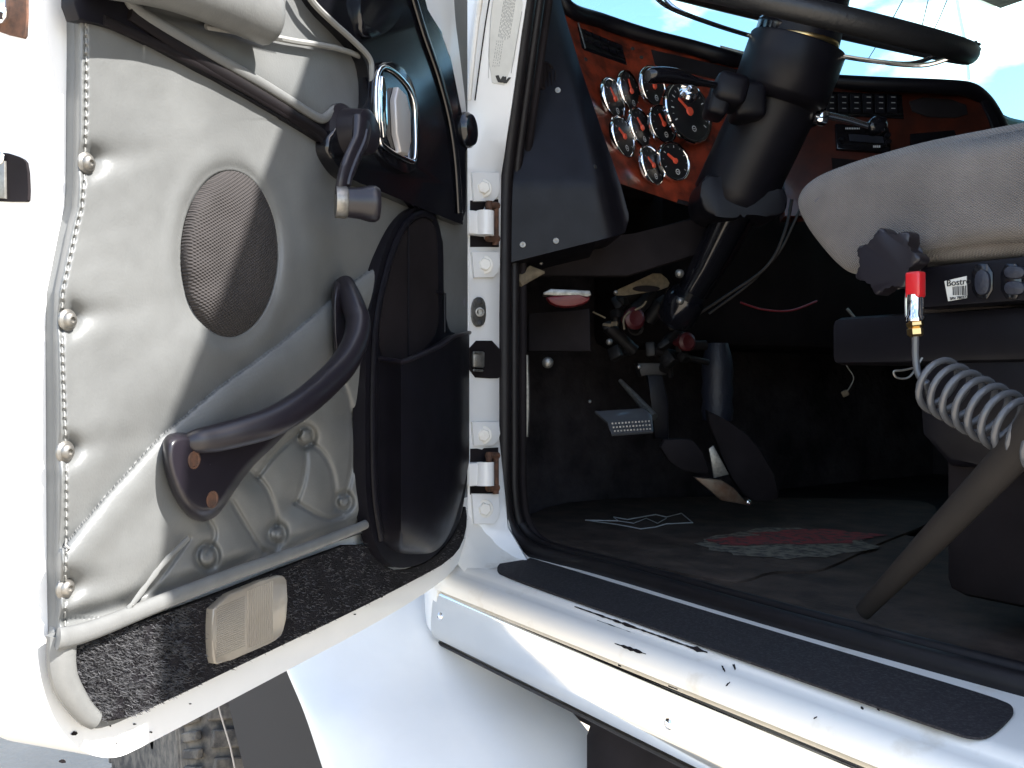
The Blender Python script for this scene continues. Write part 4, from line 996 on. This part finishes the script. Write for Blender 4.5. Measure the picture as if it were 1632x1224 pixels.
for y0, y1, rr in ((513, 521, .0085), (523, 535, .0080)):
    a = JY(1459, y1, ya); b = JY(1458, y0, ya); m.lathe(a, (b - a), [(rr * .7, -.001), (rr, .001), (rr, (b - a).length - .001), (rr * .7, (b - a).length + .001)], 6)
m.build('brass_nut', 'brass', AH, ang=20)
m = MB(); a = JY(1458, 512, ya); b = JY(1458, 470, ya); m.lathe(a, b - a, [(.0095, 0), (.0095, .004), (.008, .006), (.008, (b - a).length)], 20); m.tube([JY(1447, 512, ya), JY(1446, 480, ya), JY(1448, 462, ya)], .0028, 8); m.build('nozzle', 'chrome', AH)
m = MB(); m.box(JY(1459, 454, ya), .0165, .013, .027, bev=.0025, seg=3); m.build('red_grip', 'red', AH)

# ------------------------------------------------------------------ footwell
def fq(pts, t_, th, bev, name, mt, it=0, parent=T, n=None):
    m = MB(); m.slab([P(x, y, tt) for (x, y), tt in zip(chaikin(pts, it) if it else pts, t_ if isinstance(t_, list) else [t_] * 999)], n or -d, th, bev); return m.build(name, mt, parent)
fq([(806, 395), (1010, 372), (1130, 340), (1130, 400), (1000, 440), (806, 440)], 1.62, .02, .004, 'lower_dash_cover', 'matte')
fb = fq([(842, 500), (940, 492), (942, 560), (842, 560)], 1.66, .04, .003, 'fuse_box', 'matte')
rl = fq([(866, 466), (878, 460), (940, 463), (943, 470), (935, 474), (866, 470)], 1.55, .03, .002, 'lamp_housing', 'zinc')
fq([(868, 470), (942, 470), (938, 482), (908, 490), (880, 486)], 1.548, .03, .004, 'red_lamp', 'redlens', 1, rl)
# bracket with a hole
m = MB(); o_ = chaikin([(975, 466), (1015, 448), (1048, 432), (1068, 448), (1060, 462), (1020, 470), (985, 472)], 1); ctr = (1030, 458)
br = fq([(975, 466), (1017, 447), (1048, 432), (1068, 448), (1064, 460), (1020, 468), (985, 472)], 1.72, .003, .0, 'bracket', 'cream', 1)
m = MB(); m.slab([P(1030 + 22 * math.cos(a), 460 + 5 * math.sin(a), 1.715) for a in [k * math.pi / 10 for k in range(20)]], -d, .002); m.build('bracket_hole', 'matte', br)
# vertical grab bar with bolts at the side of the footwell
m = MB(); m.tube(spline([P(838, 566, 1.55), P(840, 640, 1.55), P(838, 696, 1.55)], 4), .005, 8); m.build('door_stop_bar', 'zinc', T)
m = MB()
for x, y, rr in ((873, 578, .010), (826, 597, .006), (831, 660, .005), (1083, 436, .008), (1084, 480, .007), (971, 545, .006), (862, 420, .004), (981, 466, .004), (940, 640, .003), (1018, 585, .004)):
    m.lathe(P(x, y, 1.56), -d, [(rr, 0), (rr * .95, .003), (rr * .6, .006), (0, .007)], 14)
m.build('footwell_bolt', 'zinc', T)
TG = MB(); TG.tube([P(868, 434, 1.53), P(848, 434, 1.53), P(826, 450, 1.52)], [.002, .0125, .0095], 10, flat=(d, .5)); 
for k in range(7): TG.tube([P(828 + k * 4, 432 + k, 1.545), P(824 + k * 4, 448 - k * 1.5, 1.545)], .0008, 5)
tag(TG.build('rag', 'cream'), 'small frayed tan rag tucked beside the door seal under the dash', 'rag')
# pull knobs, valve clutter
for x, y, rr in ((1008, 508, .021), (1091, 545, .018)):
    m = MB(); m.lathe(P(x, y, 1.70), (-d + r * .4).normalized(), [(rr * .4, -.03), (rr * .4, 0), (rr, .002), (rr, .010), (rr * .7, .014), (0, .012)], 20); m.build('valve_knob', 'knobred', T)
m = MB(); random.seed(21)
for k in range(16):
    x = random.uniform(960, 1090); y = random.uniform(480, 600); a = P(x, y, 1.78); b = P(x + random.uniform(-40, 50), y + random.uniform(-40, 40), 1.80); m.tube([a, b], random.uniform(.006, .016), 10)
    m.box(a, random.uniform(.012, .03), .02, random.uniform(.012, .03), X=V((1, random.random(), random.random())), bev=.004)
m.build('linkage', mat('dusty_metal', (.016, .014, .015), .5, .3, var=.5, vs=40), T)
m = MB(); m.tube(spline([P(945, 497, 1.7), P(965, 507, 1.7)], 3), .0018, 6); m.tube(spline([P(962, 517, 1.7), P(975, 518, 1.69), P(984, 514, 1.69)], 3), .003, 6); m.tube(spline([P(1012, 494, 1.68), P(1024, 488, 1.68), P(1030, 480, 1.68)], 3), .0022, 6); m.tube(spline([P(995, 525, 1.68), P(994, 508, 1.68), P(1004, 496, 1.68)], 3), .002, 6)
m.box(P(979, 516, 1.68), .013, .004, .008); m.build('terminal', 'cream', T)
# pedals
cl = fq([(948, 655), (1026, 650), (1040, 662), (1041, 687), (975, 692), (968, 672)], [1.66, 1.70, 1.70, 1.64, 1.62, 1.63] * 2, .006, .0015, 'clutch_pedal', 'hose', 0, T, (-d + up * .9).normalized())
m = MB(); 
pa, pb, pc, pd = P(972, 672, 1.618), P(1036, 668, 1.655), P(1039, 686, 1.632), P(978, 690, 1.612)
for i in range(12):
    for j in range(3):
        u_ = (i + .5) / 12; v_ = (j + .5) / 3; p = pa.lerp(pb, u_).lerp(pd.lerp(pc, u_), v_); m.box(p - d * .002, .0028, .003, .003, X=r, Y=d)
m.build('pedal_studs', 'zinc', cl)
m = MB(); m.tube([P(988, 606, 1.80), P(1012, 632, 1.77), P(1042, 665, 1.72)], [.004, .007, .009], 8); m.build('clutch_lever', 'zinc', cl)
bp_ = fq([(1015, 578), (1067, 578), (1062, 598), (1022, 600)], 1.80, .05, .004, 'brake_pedal', mat('pedal_iron', (.03, .027, .027), .55, .3, var=.4, vs=30))
fq([(1030, 598), (1056, 598), (1066, 640), (1066, 700), (1042, 700), (1040, 640)], 1.79, .012, .003, 'brake_lever_arm', 'black', 0, bp_)
fq([(1045, 702), (1100, 698), (1115, 712), (1132, 745), (1128, 758), (1075, 748)], 1.68, .02, .004, 'brake_pad', 'matte', 1, bp_)
ac = fq([(1120, 650), (1150, 665), (1205, 700), (1243, 775), (1240, 800), (1190, 800), (1160, 750)], 1.72, .02, .004, 'accelerator_pedal', 'matte', 1)
fq([(1105, 760), (1150, 765), (1170, 778), (1195, 806), (1150, 798)], 1.66, .008, .002, 'heel_plate', mat('worn_steel', (.16, .13, .10), .45, .8, vs=30, c2=(.10, .05, .03)), 0, ac)
fq([(1130, 715), (1137, 710), (1162, 756), (1138, 762)], 1.69, .006, .001, 'pedal_pivot', 'zinc', 0, ac)
screw_at(P(1193, 801, 1.63), -d, .004, ac)
m = MB(); m.lathe(P(1143, 670, 1.86), up, [(.030, 0), (.033, .02), (.030, .04), (.033, .06), (.030, .08), (.033, .10), (.030, .13), (.022, .16)], 24); m.build('column_boot', 'bluegrey', T)
# cables
def cable(pts, rad, name, mt, parent=T):
    m = MB(); m.tube(spline([P(x, y, t_) for x, y, t_ in pts], 8), rad, 6); return m.build(name, mt, parent)
cable([(1280, 320, 1.6), (1268, 350, 1.6), (1240, 405, 1.62), (1195, 452, 1.66), (1130, 500, 1.7)], .0025, 'cable', 'rubber')
cable([(1262, 318, 1.6), (1250, 372, 1.6), (1222, 425, 1.62), (1160, 470, 1.66), (1095, 512, 1.7)], .003, 'cable', 'rubber')
cable([(1180, 482, 1.7), (1215, 493, 1.7), (1260, 495, 1.7), (1302, 480, 1.7)], .002, 'cable', 'redlens')
cable([(1350, 492, 1.6), (1372, 520, 1.6), (1397, 556, 1.6)], .0028, 'cable', 'zinc')
cable([(1342, 555, 1.6), (1348, 580, 1.6), (1360, 600, 1.6), (1357, 613, 1.6), (1349, 625, 1.6)], .0012, 'cable', 'zinc')
m = MB(); m.box(P(1347, 627, 1.6), .012, .006, .011, X=r + up * .5, Y=d, bev=.002); m.build('cable_terminal', 'cream', T)
cable([(1470, 570, .95), (1450, 600, .95), (1430, 602, .95), (1425, 592, .95), (1440, 590, .95), (1462, 585, .95)], .0012, 'loose_wire', 'zinc')
cable([(1375, 575, 1.5), (1380, 574, 1.5)], .0016, 'loose_wire', 'paper')
for o_ in (0,):
    pass

# --- floor mat
MZ = 1.166
FM = empty('floor_mat', JZ(1150, 860, MZ)); tag(FM, 'worn dark rubber floor mat with faded red and tan print in the footwell', 'floor mat')
mo = [(830, 850), (860, 800), (1100, 790), (1400, 795), (1500, 800), (1480, 835), (1440, 850), (1390, 870), (1330, 900), (1290, 912), (1230, 908), (1190, 925), (1150, 925), (1000, 895), (900, 872)]
m = MB(); m.slab([JZ(x, y, MZ) for x, y in chaikin(mo, 2)], up, .006, .002); m.build('mat_base', 'mat', FM)
m = MB(); rl_ = [(933, 829), (985, 830), (978, 824), (1000, 828), (1045, 820), (1062, 824), (1086, 818), (1104, 833), (1062, 835), (1045, 840), (1022, 843), (985, 836)]
pr = [JZ(x, y, MZ + .002) for x, y in rl_]; m.tube(pr, .0012, 6, closed=True); m.tube([JZ(x, y, MZ + .002) for x, y in ((985, 830), (1010, 834), (1030, 826), (1048, 834), (1062, 826))], .0010, 5); m.build('mat_emblem', 'inkgrey', FM)
def blob(cx, cy, rx, ry, seed, name, mt, dz):
    random.seed(seed); pts = []
    for k in range(40):
        a = 2 * math.pi * k / 40; q = 1 + .28 * noise.noise(V((math.cos(a) * 2 + seed, math.sin(a) * 2, 0))) + random.uniform(-.08, .08); pts.append(JZ(cx + rx * q * math.cos(a), cy + ry * q * math.sin(a), MZ + dz))
    m = MB(); m.face(pts); m.build(name, mt, FM)
blob(1250, 866, 140, 24, 3, 'mat_tan_patch', 'mattan', .0011); blob(1290, 855, 105, 12, 8, 'mat_red_patch', 'matred', .0018); blob(1190, 862, 60, 7, 5, 'mat_red_patch', 'matred', .0020)
m = MB()
for k in range(6): m.tube(spline([V((x, .118 + .012 * k + .003 * math.sin(x * 13 + k), 1.165 + .0008 * k)) for x in [.08 + .1 * i for i in range(13)]], 2), .0042 - .0003 * k, 6)
m.build('sill_ribs', 'rubber', T)
m = MB(); m.box((.68, .45, 1.159), 1.25, .72, .006); m.build('floor_covering', 'mat', T)

# ------------------------------------------------------------------ outside, seen through the windshield
PWR = None
for k, (x0, y0, x1, y1) in enumerate(((1460, 0, 1380, 60), (1490, -6, 1456, 50), (1530, -10, 1470, 46))):
    m = MB(); a = P(x0, y0 - 40, 38); b = P(x1, y1 + 40, 45); m.tube([a, (a + b) / 2 - up * .15, b], .022, 6)
    tag(m.build('power_line', 'matte'), 'thin overhead wire crossing the blue sky beyond the windshield', 'power line', 'overhead wires beyond the windshield')
m = MB(); m.tube(spline([P(1522, -40, 3.2), P(1530, 20, 3.2), P(1540, 70, 3.2), P(1546, 128, 3.2)], 6), [.009] * 19, 8); m.build('aerial', 'whitec', T)

for o in list(bpy.data.objects):
    b_ = o.name.split('.')[0]
    if b_ == 'hinge': o['label'] = 'white hinge with rusty brown pin'
    elif b_ == 'lining': o['label'] = 'grey quilted leather lining with buttons'
    elif b_ == 'driver_seat': o['label'] = 'grey woven cloth seat cushion'
    elif b_ == 'latch': o['label'] = 'rusty latch plate'
